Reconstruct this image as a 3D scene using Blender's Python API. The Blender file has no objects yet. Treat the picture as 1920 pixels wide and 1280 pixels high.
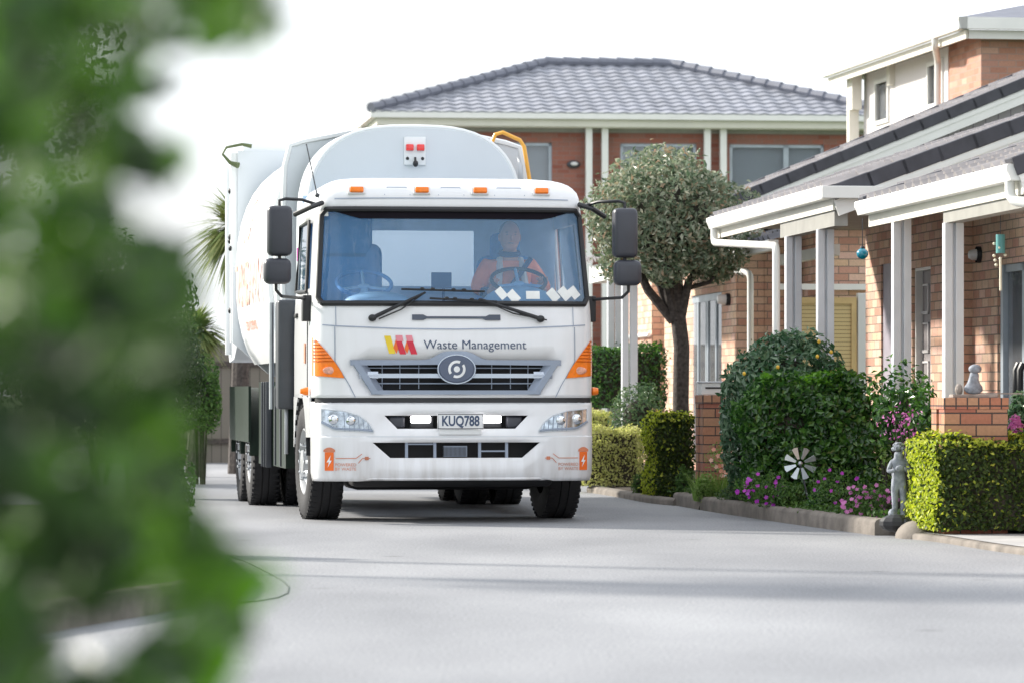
import bpy, bmesh, math, random
import numpy as np
from mathutils import Vector, Matrix
random.seed(7); rng = np.random.default_rng(11)
sc = bpy.context.scene
R = math.radians
F = 7200.0; HY = 735.0; CH = 1.10     # focal length in px of the 1920 px frame, horizon row, camera height

# ------------------------------------------------------------------ camera
cam_d = bpy.data.cameras.new("camera"); cam = bpy.data.objects.new("camera", cam_d)
sc.collection.objects.link(cam); sc.camera = cam
cam.location = (0, 0, CH); cam.rotation_euler = (R(90), 0, 0)
cam_d.sensor_width = 36; cam_d.lens = 36*F/1920; cam_d.shift_y = (HY-640)/1920
cam_d.clip_start = .1; cam_d.clip_end = 3000
cam_d.dof.use_dof = True; cam_d.dof.focus_distance = 32.6; cam_d.dof.aperture_fstop = 4.0

# ------------------------------------------------------------------ light
SUN_EL = R(27); SAZ = Vector((-.88, .475)).normalized()        # towards the sun, on the ground
wd = bpy.data.worlds.new("World"); sc.world = wd; wd.use_nodes = True
nt = wd.node_tree; nt.nodes.clear()
o_ = nt.nodes.new('ShaderNodeOutputWorld'); bg = nt.nodes.new('ShaderNodeBackground')
sky = nt.nodes.new('ShaderNodeTexSky'); sky.sky_type = 'NISHITA'; sky.sun_disc = False
sky.sun_elevation = SUN_EL; sky.sun_rotation = math.atan2(SAZ.x, SAZ.y); sky.dust_density = 3
tc = nt.nodes.new('ShaderNodeTexCoord'); mp = nt.nodes.new('ShaderNodeMapping'); mp.inputs['Scale'].default_value = (1.4, 1.4, 4.5)
nz = nt.nodes.new('ShaderNodeTexNoise'); nz.inputs['Scale'].default_value = 2.2; nz.inputs['Detail'].default_value = 5; nz.inputs['Roughness'].default_value = .5
cr = nt.nodes.new('ShaderNodeValToRGB'); cr.color_ramp.elements[0].position = .30; cr.color_ramp.elements[1].position = .58
cr.color_ramp.elements[0].color = (.62, .62, .62, 1); cr.color_ramp.elements[1].color = (1, 1, 1, 1)
mx = nt.nodes.new('ShaderNodeMix'); mx.data_type = 'RGBA'; mx.inputs['B'].default_value = (8.3, 8.85, 9.5, 1)
L = nt.links.new
L(tc.outputs['Generated'], mp.inputs[0]); L(mp.outputs[0], nz.inputs['Vector']); L(nz.outputs['Fac'], cr.inputs[0])
n3 = nt.nodes.new('ShaderNodeTexNoise'); n3.inputs['Scale'].default_value = 3.1; n3.inputs['Detail'].default_value = 4
c3 = nt.nodes.new('ShaderNodeValToRGB'); c3.color_ramp.elements[0].position = .40; c3.color_ramp.elements[1].position = .56
c3.color_ramp.elements[0].color = (.50, .515, .53, 1); c3.color_ramp.elements[1].color = (.86, .90, .96, 1)
v3 = nt.nodes.new('ShaderNodeVectorMath'); v3.operation = 'SCALE'; v3.inputs['Scale'].default_value = 10
L(mp.outputs[0], n3.inputs['Vector']); L(n3.outputs['Fac'], c3.inputs[0]); L(c3.outputs[0], v3.inputs[0]); L(v3.outputs[0], mx.inputs['B'])
L(cr.outputs[0], mx.inputs['Factor']); L(sky.outputs[0], mx.inputs['A']); L(mx.outputs['Result'], bg.inputs['Color'])
bg.inputs['Strength'].default_value = .12; L(bg.outputs[0], o_.inputs[0])
sl = bpy.data.lights.new("sun", 'SUN'); sl.energy = 4.4; sl.angle = R(4); sl.color = (1, .94, .84)
so = bpy.data.objects.new("sun", sl); sc.collection.objects.link(so)
sd = Vector((SAZ.x*math.cos(SUN_EL), SAZ.y*math.cos(SUN_EL), math.sin(SUN_EL)))
so.rotation_euler = sd.to_track_quat('Z', 'Y').to_euler(); so.location = (-20, 40, 30)
sc.view_settings.view_transform = 'Standard'; sc.view_settings.look = 'None'
sc.view_settings.exposure = .80; sc.view_settings.gamma = 1
sc.cycles.use_denoising = True; sc.cycles.max_bounces = 8; sc.cycles.transparent_max_bounces = 12
sc.cycles.sample_clamp_indirect = 6

# ------------------------------------------------------------------ helpers
def W(px, py, d): return Vector(((px-960)*d/F, d, CH+(HY-py)*d/F))
class MB:
    def __init__(s): s.v = []; s.f = []
    def add(s, vs, fs):
        n = len(s.v); s.v += [tuple(v) for v in vs]; s.f += [tuple(i+n for i in f) for f in fs]; return s
    def box(s, x0, x1, y0, y1, z0, z1, bev=0, M=None):
        if bev <= 0:
            vs = [(x, y, z) for z in (z0, z1) for y in (y0, y1) for x in (x0, x1)]
            fs = [(0,2,3,1),(4,5,7,6),(0,1,5,4),(2,6,7,3),(0,4,6,2),(1,3,7,5)]
        else:
            bm = bmesh.new(); bmesh.ops.create_cube(bm, size=1)
            for v in bm.verts: v.co = ((x0+x1)/2+v.co.x*(x1-x0), (y0+y1)/2+v.co.y*(y1-y0), (z0+z1)/2+v.co.z*(z1-z0))
            bmesh.ops.bevel(bm, geom=bm.edges[:], offset=bev, segments=3, affect='EDGES', profile=.5)
            bm.verts.index_update(); vs = [v.co.copy() for v in bm.verts]; fs = [[v.index for v in f.verts] for f in bm.faces]; bm.free()
        if M is not None: vs = [M @ Vector(v) for v in vs]
        return s.add(vs, fs)
    def tube(s, pts, r, n=8, cap=True):
        pts = [Vector(p) for p in pts]; rr = r if isinstance(r, (list, tuple)) else [r]*len(pts)
        vs = []; prev = None
        for i, p in enumerate(pts):
            t = (pts[min(i+1, len(pts)-1)]-pts[max(i-1, 0)]).normalized()
            a = prev if prev is not None else (Vector((0,0,1)) if abs(t.z) < .9 else Vector((1,0,0)))
            a = (a-t*a.dot(t)).normalized(); prev = a; b = t.cross(a)
            for k in range(n):
                th = 2*math.pi*k/n; vs.append(p+(a*math.cos(th)+b*math.sin(th))*rr[i])
        fs = [(i*n+k, i*n+(k+1) % n, (i+1)*n+(k+1) % n, (i+1)*n+k) for i in range(len(pts)-1) for k in range(n)]
        if cap: fs += [tuple(range(n))[::-1], tuple(range((len(pts)-1)*n, len(pts)*n))]
        return s.add(vs, fs)
    def lathe(s, prof, M=None, n=32):      # prof: (radius, axial); axis = local x
        vs = []
        for r, a in prof:
            for k in range(n):
                th = 2*math.pi*k/n; vs.append(Vector((a, r*math.cos(th), r*math.sin(th))))
        if M is not None: vs = [M @ v for v in vs]
        fs = [(i*n+k, i*n+(k+1) % n, (i+1)*n+(k+1) % n, (i+1)*n+k) for i in range(len(prof)-1) for k in range(n)]
        return s.add(vs, fs)
    def prism(s, poly, d0, d1, M=None, ax='y'):   # poly in (x,z), extruded along y
        n = len(poly)
        if ax == 'y': vs = [(x, d0, z) for x, z in poly]+[(x, d1, z) for x, z in poly]
        elif ax == 'x': vs = [(d0, x, z) for x, z in poly]+[(d1, x, z) for x, z in poly]
        else: vs = [(x, z, d0) for x, z in poly]+[(x, z, d1) for x, z in poly]
        if M is not None: vs = [M @ Vector(v) for v in vs]
        return s.add(vs, [tuple(range(n)), tuple(range(2*n-1, n-1, -1))]+[(i, i+n, (i+1) % n+n, (i+1) % n) for i in range(n)])
    def ell(s, c, r, nu=20, nv=12, M=None):
        vs = []; 
        for j in range(nv+1):
            ph = math.pi*j/nv
            for i in range(nu):
                th = 2*math.pi*i/nu
                v = Vector((r[0]*math.sin(ph)*math.cos(th), r[1]*math.sin(ph)*math.sin(th), r[2]*math.cos(ph)))
                if M is not None: v = M @ v
                vs.append(v+Vector(c))
        return s.add(vs, [(j*nu+i, (j+1)*nu+i, (j+1)*nu+(i+1) % nu, j*nu+(i+1) % nu) for j in range(nv) for i in range(nu)])
    def torus(s, c, Rr, r, M=None, n=32, m=8, a0=0, a1=2*math.pi):
        pts = []; full = abs(a1-a0) > 6.28
        N = n if full else n+1
        vs = []
        for i in range(N):
            t = a0+(a1-a0)*i/n
            for k in range(m):
                p = 2*math.pi*k/m; v = Vector(((Rr+r*math.cos(p))*math.cos(t), (Rr+r*math.cos(p))*math.sin(t), r*math.sin(p)))
                if M is not None: v = M @ v
                vs.append(v+Vector(c))
        return s.add(vs, [(i*m+k, ((i+1) % N)*m+k, ((i+1) % N)*m+(k+1) % m, i*m+(k+1) % m) for i in range(n) for k in range(m)])
    def grid(s, rows, skip=None):
        n = len(rows[0]); vs = [p for r in rows for p in r]
        fs = [(j*n+i, j*n+i+1, (j+1)*n+i+1, (j+1)*n+i) for j in range(len(rows)-1) for i in range(n-1) if not (skip and skip(i, j))]
        return s.add(vs, fs)
def mesh(name, mb, m, smooth=False, shift=None, ang=35):
    me = bpy.data.meshes.new(name)
    vs = mb.v if shift is None else [(v[0]-shift[0], v[1]-shift[1], v[2]-shift[2]) for v in mb.v]
    me.from_pydata(vs, [], mb.f); me.update()
    if m: me.materials.append(m)
    if smooth:
        me.polygons.foreach_set('use_smooth', [True]*len(me.polygons))
        try: me.set_sharp_from_angle(angle=R(ang))
        except Exception: pass
    return me
def fixn(me):
    bm = bmesh.new(); bm.from_mesh(me); bmesh.ops.recalc_face_normals(bm, faces=bm.faces); bm.to_mesh(me); bm.free()
def obj(name, mb, m, parent=None, smooth=False, shift=None, label=None, fix=True):
    me = mesh(name, mb, m, smooth, shift)
    if fix and len(mb.f) < 60000: fixn(me)
    o = bpy.data.objects.new(name, me); sc.collection.objects.link(o)
    if parent is not None: o.parent = parent
    if label: o['label'] = label
    return o
def thing(name, label, cat, loc=(0,0,0), rz=0, group=None):
    o = bpy.data.objects.new(name, None); sc.collection.objects.link(o); o.empty_display_size = .2
    o.location = loc; o.rotation_euler = (0, 0, rz); o['label'] = label; o['category'] = cat
    if group: o['group'] = group
    return o
def tag(o, label, cat, group=None, kind=None):
    o['label'] = label; o['category'] = cat
    if group: o['group'] = group
    if kind: o['kind'] = kind
    return o
def struct(name, mb, m, label, cat='ground', smooth=False):
    o = obj(name, mb, m, smooth=smooth); o['kind'] = 'structure'; o['label'] = label; o['category'] = cat; return o

# ------------------------------------------------------------------ materials
def base_mat(name):
    m = bpy.data.materials.new(name); m.use_nodes = True; n = m.node_tree
    return m, n, n.nodes['Principled BSDF']
def mat(name, col, rough=.5, metal=0, var=.12, scale=6, bump=0, bscale=60, coat=0, spec=None):
    m, n, b = base_mat(name)
    t = n.nodes.new('ShaderNodeTexCoord'); no = n.nodes.new('ShaderNodeTexNoise'); no.inputs['Scale'].default_value = scale; no.inputs['Detail'].default_value = 6
    mr = n.nodes.new('ShaderNodeMapRange'); mr.inputs['From Min'].default_value = .3; mr.inputs['From Max'].default_value = .7
    mr.inputs['To Min'].default_value = 1-var; mr.inputs['To Max'].default_value = 1+var*.6
    mul = n.nodes.new('ShaderNodeVectorMath'); mul.operation = 'SCALE'; mul.inputs[0].default_value = col[:3]
    n.links.new(t.outputs['Object'], no.inputs['Vector']); n.links.new(no.outputs['Fac'], mr.inputs['Value'])
    n.links.new(mr.outputs[0], mul.inputs['Scale']); n.links.new(mul.outputs[0], b.inputs['Base Color'])
    b.inputs['Roughness'].default_value = rough; b.inputs['Metallic'].default_value = metal
    if coat: b.inputs['Coat Weight'].default_value = coat; b.inputs['Coat Roughness'].default_value = .08
    if spec is not None: b.inputs['Specular IOR Level'].default_value = spec
    if bump:
        n2 = n.nodes.new('ShaderNodeTexNoise'); n2.inputs['Scale'].default_value = bscale; n2.inputs['Detail'].default_value = 4
        bp = n.nodes.new('ShaderNodeBump'); bp.inputs['Strength'].default_value = bump; bp.inputs['Distance'].default_value = .01
        n.links.new(t.outputs['Object'], n2.inputs['Vector']); n.links.new(n2.outputs['Fac'], bp.inputs['Height']); n.links.new(bp.outputs[0], b.inputs['Normal'])
    return m
def leafmat(name, cols, rough=.45, trans=.3, spec=.4):
    m, n, b = base_mat(name)
    g = n.nodes.new('ShaderNodeNewGeometry'); r = n.nodes.new('ShaderNodeValToRGB'); el = r.color_ramp.elements
    while len(el) < len(cols): el.new(.5)
    for i, c in enumerate(cols): el[i].position = i/(len(cols)-1); el[i].color = (*c, 1)
    n.links.new(g.outputs['Random Per Island'], r.inputs[0]); n.links.new(r.outputs[0], b.inputs['Base Color'])
    b.inputs['Roughness'].default_value = rough; b.inputs['Specular IOR Level'].default_value = spec
    tr = n.nodes.new('ShaderNodeBsdfTranslucent'); ms = n.nodes.new('ShaderNodeMixShader'); ms.inputs[0].default_value = trans
    hs = n.nodes.new('ShaderNodeHueSaturation'); hs.inputs['Value'].default_value = 1.6; hs.inputs['Saturation'].default_value = 1.1
    n.links.new(r.outputs[0], hs.inputs['Color']); n.links.new(hs.outputs[0], tr.inputs[0])
    n.links.new(b.outputs[0], ms.inputs[1]); n.links.new(tr.outputs[0], ms.inputs[2]); n.links.new(ms.outputs[0], n.nodes['Material Output'].inputs[0])
    return m
def brickmat(name, cols, mortar=(.20,.17,.16), bw=.24, rh=.086, mort=.012, off=.5, bump=.6):
    m, n, b = base_mat(name)
    t = n.nodes.new('ShaderNodeTexCoord'); sx = n.nodes.new('ShaderNodeSeparateXYZ'); sn = n.nodes.new('ShaderNodeSeparateXYZ')
    n.links.new(t.outputs['Object'], sx.inputs[0]); n.links.new(t.outputs['Normal'], sn.inputs[0])
    ab = n.nodes.new('ShaderNodeMath'); ab.operation = 'ABSOLUTE'; n.links.new(sn.outputs['X'], ab.inputs[0])
    gt = n.nodes.new('ShaderNodeMath'); gt.operation = 'GREATER_THAN'; gt.inputs[1].default_value = .5; n.links.new(ab.outputs[0], gt.inputs[0])
    mi = n.nodes.new('ShaderNodeMix'); n.links.new(gt.outputs[0], mi.inputs['Factor']); n.links.new(sx.outputs['X'], mi.inputs['A']); n.links.new(sx.outputs['Y'], mi.inputs['B'])
    cb = n.nodes.new('ShaderNodeCombineXYZ'); n.links.new(mi.outputs['Result'], cb.inputs['X']); n.links.new(sx.outputs['Z'], cb.inputs['Y'])
    br = n.nodes.new('ShaderNodeTexBrick'); n.links.new(cb.outputs[0], br.inputs['Vector'])
    br.offset = off; br.inputs['Scale'].default_value = 1; br.inputs['Brick Width'].default_value = bw; br.inputs['Row Height'].default_value = rh
    br.inputs['Mortar Size'].default_value = mort/2; br.inputs['Mortar Smooth'].default_value = .2; br.inputs['Bias'].default_value = 0
    br.inputs['Color1'].default_value = (0,0,0,1); br.inputs['Color2'].default_value = (1,1,1,1); br.inputs['Mortar'].default_value = (.5,.5,.5,1)
    r = n.nodes.new('ShaderNodeValToRGB'); el = r.color_ramp.elements
    while len(el) < len(cols): el.new(.5)
    for i, c in enumerate(cols): el[i].position = i/(len(cols)-1); el[i].color = (*c, 1)
    n.links.new(br.outputs['Color'], r.inputs[0])
    no = n.nodes.new('ShaderNodeTexNoise'); no.inputs['Scale'].default_value = 40; no.inputs['Detail'].default_value = 5; n.links.new(t.outputs['Object'], no.inputs['Vector'])
    mr = n.nodes.new('ShaderNodeMapRange'); mr.inputs['To Min'].default_value = .75; mr.inputs['To Max'].default_value = 1.25; n.links.new(no.outputs['Fac'], mr.inputs['Value'])
    vm = n.nodes.new('ShaderNodeVectorMath'); vm.operation = 'SCALE'; n.links.new(r.outputs[0], vm.inputs[0]); n.links.new(mr.outputs[0], vm.inputs['Scale'])
    m2 = n.nodes.new('ShaderNodeMix'); m2.data_type = 'RGBA'; n.links.new(br.outputs['Fac'], m2.inputs['Factor']); n.links.new(vm.outputs[0], m2.inputs['A']); m2.inputs['B'].default_value = (*mortar, 1)
    n.links.new(m2.outputs['Result'], b.inputs['Base Color']); b.inputs['Roughness'].default_value = .85
    iv = n.nodes.new('ShaderNodeMath'); iv.operation = 'SUBTRACT'; iv.inputs[0].default_value = 1; n.links.new(br.outputs['Fac'], iv.inputs[1])
    bp = n.nodes.new('ShaderNodeBump'); bp.inputs['Strength'].default_value = bump; bp.inputs['Distance'].default_value = .008
    n.links.new(iv.outputs[0], bp.inputs['Height']); n.links.new(bp.outputs[0], b.inputs['Normal'])
    return m
def glassmat(name, tint=(.8,.9,1), refl=1.0, body=.05, bodycol=(.3,.5,.7)):
    m, n, b = base_mat(name); n.nodes.remove(b)
    tr = n.nodes.new('ShaderNodeBsdfTransparent'); tr.inputs[0].default_value = (*tint, 1)
    gl = n.nodes.new('ShaderNodeBsdfGlossy'); gl.inputs['Roughness'].default_value = .02; gl.inputs[0].default_value = (refl, refl, refl, 1)
    fr = n.nodes.new('ShaderNodeFresnel'); fr.inputs[0].default_value = 1.55
    ms = n.nodes.new('ShaderNodeMixShader'); n.links.new(fr.outputs[0], ms.inputs[0]); n.links.new(tr.outputs[0], ms.inputs[1]); n.links.new(gl.outputs[0], ms.inputs[2])
    df = n.nodes.new('ShaderNodeBsdfDiffuse'); df.inputs[0].default_value = (*bodycol, 1)
    m2 = n.nodes.new('ShaderNodeMixShader'); m2.inputs[0].default_value = body
    n.links.new(ms.outputs[0], m2.inputs[1]); n.links.new(df.outputs[0], m2.inputs[2]); n.links.new(m2.outputs[0], n.nodes['Material Output'].inputs[0])
    return m
def emis(name, col, s):
    m, n, b = base_mat(name); b.inputs['Base Color'].default_value = (.8,.8,.8,1); b.inputs['Emission Color'].default_value = (*col, 1); b.inputs['Emission Strength'].default_value = s; return m
def stripemat(name, c1, c2, pitch, axis='Y', width=.12, rough=.6):   # board joints
    m, n, b = base_mat(name); t = n.nodes.new('ShaderNodeTexCoord'); sx = n.nodes.new('ShaderNodeSeparateXYZ'); n.links.new(t.outputs['Object'], sx.inputs[0])
    d = n.nodes.new('ShaderNodeMath'); d.operation = 'DIVIDE'; d.inputs[1].default_value = pitch; n.links.new(sx.outputs[axis], d.inputs[0])
    f = n.nodes.new('ShaderNodeMath'); f.operation = 'FRACT'; n.links.new(d.outputs[0], f.inputs[0])
    g = n.nodes.new('ShaderNodeMath'); g.operation = 'LESS_THAN'; g.inputs[1].default_value = width; n.links.new(f.outputs[0], g.inputs[0])
    mi = n.nodes.new('ShaderNodeMix'); mi.data_type = 'RGBA'; mi.inputs['A'].default_value = (*c1, 1); mi.inputs['B'].default_value = (*c2, 1)
    n.links.new(g.outputs[0], mi.inputs['Factor']); n.links.new(mi.outputs['Result'], b.inputs['Base Color']); b.inputs['Roughness'].default_value = rough
    return m

M_ = {}
M_['white'] = mat('truck white paint', (.80,.81,.83), .28, var=.04, coat=.6, scale=1.5)
def dirty(m, zt=.75, amt=.45):
    n = m.node_tree; b = n.nodes['Principled BSDF']; l = [x for x in n.links if x.to_socket == b.inputs['Base Color']][0]; src = l.from_socket; n.links.remove(l)
    t = n.nodes.new('ShaderNodeTexCoord'); sx = n.nodes.new('ShaderNodeSeparateXYZ'); n.links.new(t.outputs['Object'], sx.inputs[0])
    mp_ = n.nodes.new('ShaderNodeMapping'); mp_.inputs['Scale'].default_value = (14, 14, 1.6); no = n.nodes.new('ShaderNodeTexNoise'); no.inputs['Scale'].default_value = 1; no.inputs['Detail'].default_value = 7
    n.links.new(t.outputs['Object'], mp_.inputs[0]); n.links.new(mp_.outputs[0], no.inputs['Vector'])
    a = n.nodes.new('ShaderNodeMapRange'); a.inputs['From Min'].default_value = .35; a.inputs['From Max'].default_value = zt; a.inputs['To Min'].default_value = 1; a.inputs['To Max'].default_value = .12; n.links.new(sx.outputs['Z'], a.inputs['Value'])
    c = n.nodes.new('ShaderNodeMapRange'); c.inputs['From Min'].default_value = .38; c.inputs['From Max'].default_value = .72; c.inputs['To Max'].default_value = amt; n.links.new(no.outputs['Fac'], c.inputs['Value'])
    m1 = n.nodes.new('ShaderNodeMath'); m1.operation = 'MULTIPLY'; n.links.new(a.outputs[0], m1.inputs[0]); n.links.new(c.outputs[0], m1.inputs[1])
    mi = n.nodes.new('ShaderNodeMix'); mi.data_type = 'RGBA'; n.links.new(m1.outputs[0], mi.inputs['Factor']); n.links.new(src, mi.inputs['A']); mi.inputs['B'].default_value = (.36, .32, .27, 1)
    n.links.new(mi.outputs['Result'], b.inputs['Base Color'])
dirty(M_['white'])
M_['bodygrey'] = mat('truck body pale grey', (.66,.70,.74), .42, var=.06, scale=1.2)
M_['bodywhite'] = mat('truck barrel white', (.80,.82,.83), .35, var=.05, scale=1.0)
M_['black'] = mat('black plastic', (.018,.019,.022), .45)
M_['dkgrey'] = mat('dark grey plastic', (.05,.055,.065), .42, var=.15)
M_['mirror'] = mat('mirror housing plastic', (.045,.048,.062), .38, var=.1)
M_['rubber'] = mat('tyre rubber', (.016,.016,.018), .8, bump=.5, bscale=30)
M_['chassis'] = mat('chassis black', (.012,.012,.014), .7)
M_['green'] = mat('dark green mudguard', (.008,.020,.012), .5, spec=.3)
M_['grille'] = mat('grille silver grey', (.30,.35,.44), .32, metal=.3, var=.06)
M_['grille_lt'] = mat('grille bright silver', (.55,.61,.70), .25, metal=.5, var=.04)
M_['chrome'] = mat('chrome', (.75,.78,.82), .12, metal=1, var=.1, scale=30)
M_['lampinner'] = mat('headlight reflector', (.42,.47,.52), .14, metal=.95, var=.45, scale=26)
M_['amber'] = mat('amber lens', (.98,.22,.002), .3, coat=.3, var=.12, scale=40)
M_['amber_dk'] = mat('amber lens ridge', (.55,.10,.005), .2)
M_['navy'] = mat('navy lettering', (.05,.08,.15), .5)
M_['red'] = mat('logo red', (.62,.02,.05), .5); M_['yellow'] = mat('logo yellow', (.85,.62,.03), .5); M_['orange'] = mat('logo orange', (.85,.16,.02), .5); M_['pinkred'] = mat('logo pale red', (.75,.25,.30), .5)
M_['orangelet'] = mat('orange lettering', (.62,.22,.12), .6, var=.3)
M_['handrail'] = mat('yellow handrail paint', (.85,.42,.06), .4)
M_['steel'] = mat('galvanised steel', (.45,.47,.50), .35, metal=.7)
M_['rim'] = mat('white wheel rim', (.36,.37,.38), .35, metal=.2)
M_['rglass'] = glassmat('rear window glass', (.98,.99,1.0), .3, .10, (.80,.92,.97))
M_['int'] = mat('cab interior blue trim', (.10,.27,.58), .7, var=.1)
M_['intlt'] = mat('cab rear wall pale trim', (.50,.68,.90), .8)
M_['seat'] = mat('blue seat cloth', (.06,.26,.66), .85)
M_['dash'] = mat('dashboard', (.24,.48,.80), .6)
M_['glass'] = glassmat('windscreen glass', (.98,.99,1.0), .8, .20, (.33,.62,.95))  # diffuse blue body paints the veil of reflected sky over the glass
M_['sglass'] = glassmat('side glass', (.93,.96,.97), 1, .03)
M_['wglass'] = glassmat('window glass', (.8,.84,.88), 1, .12, (.62,.64,.68))
M_['paper'] = mat('paper permit', (.85,.87,.86), .7)
M_['plate'] = mat('plate reflective white', (.85,.86,.87), .4)
M_['led'] = emis('led lamp', (1,.96,.95), 6)
M_['redlamp'] = mat('red lamp lens', (.8,.02,.02), .2, coat=1)
M_['magenta'] = mat('magenta sticker', (.75,.02,.42), .6)
M_['skin'] = mat('skin', (.62,.34,.26), .5, var=.06)
M_['hivis'] = mat('orange hi vis fabric', (1.0,.33,.17), .8, var=.12, scale=12)
M_['silver'] = mat('silver reflective tape', (.72,.74,.74), .4)
M_['navycloth'] = mat('navy cloth', (.02,.05,.16), .9)
M_['hair'] = mat('grey hair', (.28,.25,.24), .8)
M_['brickB'] = brickmat('terrace brick', [(.48,.25,.18),(.62,.38,.26),(.70,.51,.37),(.55,.29,.21),(.72,.49,.40),(.66,.45,.29)], mortar=(.24,.19,.15))
M_['brickP'] = brickmat('pier brick', [(.36,.13,.09),(.46,.22,.13),(.44,.27,.16),(.40,.14,.11)], mortar=(.07,.055,.05))
M_['brickR'] = brickmat('red upper brick', [(.42,.20,.14),(.50,.26,.18),(.47,.25,.19),(.58,.36,.27)], mortar=(.38,.28,.24))
M_['brickD'] = brickmat('back house red brick', [(.25,.085,.06),(.32,.13,.095),(.27,.13,.10),(.33,.12,.085)], mortar=(.26,.17,.15))
M_['soldier'] = brickmat('soldier course brick', [(.38,.13,.09),(.48,.22,.13),(.46,.28,.17)], mortar=(.07,.055,.05), bw=.086, rh=.5, off=0)
M_['trim'] = mat('white trim paint', (.78,.78,.75), .45, var=.05, scale=3)
M_['trimc'] = mat('cream trim paint', (.74,.72,.64), .5, var=.05, scale=3)
M_['post'] = mat('post paint', (.70,.72,.75), .5, var=.05)
M_['soffit'] = mat('soffit board', (.30,.295,.27), .7)  # darkened so the porch beams carry the eave's shade in their colour
M_['tileL'] = mat('grey roof tile', (.25,.235,.24), .75, var=.2, scale=8)
M_['tileD'] = mat('charcoal verge tile', (.055,.055,.068), .6, var=.2, scale=8)
M_['tileB'] = mat('blue grey roof tile', (.27,.28,.32), .5, var=.25, scale=2.5)
M_['tileBr'] = mat('blue grey ridge tile', (.17,.18,.22), .6, var=.12)
M_['lilac'] = stripemat('lilac vertical cladding', (.46,.43,.47), (.22,.20,.24), .15, 'X', .07)
M_['cream'] = stripemat('pale cladding', (.72,.69,.69), (.62,.59,.60), .15, 'Y', .05)
M_['lilacdoor'] = mat('lilac painted door', (.34,.31,.36), .5)
M_['door'] = mat('grey brown door', (.27,.245,.25), .5, var=.15)
M_['doorlt'] = mat('door moulding', (.62,.60,.60), .5)
M_['alu'] = mat('grey aluminium frame', (.36,.41,.46), .4, metal=.3)
M_['curtain'] = stripemat('pale curtain', (.55,.60,.64), (.42,.46,.50), .12, 'Y', .4)
M_['blind'] = mat('cream blind', (.70,.70,.68), .8, var=.03)
M_['louvre'] = stripemat('yellow slat gate', (.72,.56,.28), (.36,.25,.10), .045, 'Z', .2)
M_['yellowwood'] = mat('honey timber', (.72,.52,.24), .6)
M_['bark'] = mat('dark bark', (.075,.062,.056), .9, var=.6, scale=25, bump=.8, bscale=40)
M_['twig'] = mat('twigs', (.045,.04,.028), .9, var=.4, scale=20)
M_['concrete'] = mat('kerb concrete', (.21,.185,.16), .9, var=.4, scale=5, bump=.5, bscale=50)
M_['pathc'] = mat('footpath concrete', (.42,.42,.42), .9, var=.2, scale=3, bump=.3)
M_['soil'] = mat('garden soil', (.04,.03,.022), 1, var=.4, scale=20, bump=1, bscale=30)
M_['stone'] = mat('garden statue concrete', (.29,.315,.36), .85, var=.45, scale=22, bump=.5, bscale=70)
M_['rock'] = mat('rock', (.34,.30,.27), .9, var=.35, scale=10, bump=.8)
M_['terracotta'] = mat('terracotta', (.50,.25,.14), .8)
M_['teal'] = mat('teal glaze', (.0,.22,.32), .2, coat=1)
M_['tealpipe'] = mat('teal metal', (.10,.32,.32), .4)
M_['pale'] = mat('pale shell', (.80,.76,.60), .5)
M_['fence'] = stripemat('weathered fence boards', (.17,.155,.13), (.06,.055,.05), .15, 'X', .08, .9)
M_['lawn'] = mat('lawn', (.075,.13,.03), .9, var=.4, scale=8, bump=.8)
M_['sail'] = mat('pinwheel metal', (.62,.68,.70), .3, metal=.6)
M_['lampglass'] = mat('frosted lamp glass', (.75,.75,.75), .3)

# road: pale worn asphalt with fine stone grain
m, n, b = base_mat('road asphalt')
t = n.nodes.new('ShaderNodeTexCoord')
n1 = n.nodes.new('ShaderNodeTexNoise'); n1.inputs['Scale'].default_value = 55; n1.inputs['Detail'].default_value = 3
n2 = n.nodes.new('ShaderNodeTexNoise'); n2.inputs['Scale'].default_value = .7; n2.inputs['Detail'].default_value = 6
mpp = n.nodes.new('ShaderNodeMapping'); mpp.inputs['Scale'].default_value = (.55, .22, 1)
n.links.new(t.outputs['Object'], n1.inputs['Vector']); n.links.new(t.outputs['Object'], mpp.inputs[0]); n.links.new(mpp.outputs[0], n2.inputs['Vector'])
r1 = n.nodes.new('ShaderNodeValToRGB'); r1.color_ramp.elements[0].position = .3; r1.color_ramp.elements[1].position = .7
r1.color_ramp.elements[0].color = (.165,.17,.18,1); r1.color_ramp.elements[1].color = (.34,.345,.36,1)
r2 = n.nodes.new('ShaderNodeValToRGB'); r2.color_ramp.elements[0].position = .35; r2.color_ramp.elements[1].position = .65
r2.color_ramp.elements[0].color = (.72,.73,.75,1); r2.color_ramp.elements[1].color = (1.2,1.2,1.2,1)
n.links.new(n1.outputs['Fac'], r1.inputs[0]); n.links.new(n2.outputs['Fac'], r2.inputs[0])
mm = n.nodes.new('ShaderNodeMix'); mm.data_type = 'RGBA'; mm.blend_type = 'MULTIPLY'; mm.inputs['Factor'].default_value = 1
n.links.new(r1.outputs[0], mm.inputs['A']); n.links.new(r2.outputs[0], mm.inputs['B']); n.links.new(mm.outputs['Result'], b.inputs['Base Color'])
b.inputs['Roughness'].default_value = .75
bp = n.nodes.new('ShaderNodeBump'); bp.inputs['Strength'].default_value = .35; bp.inputs['Distance'].default_value = .01
n.links.new(n1.outputs['Fac'], bp.inputs['Height']); n.links.new(bp.outputs[0], b.inputs['Normal'])
M_['road'] = m
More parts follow.
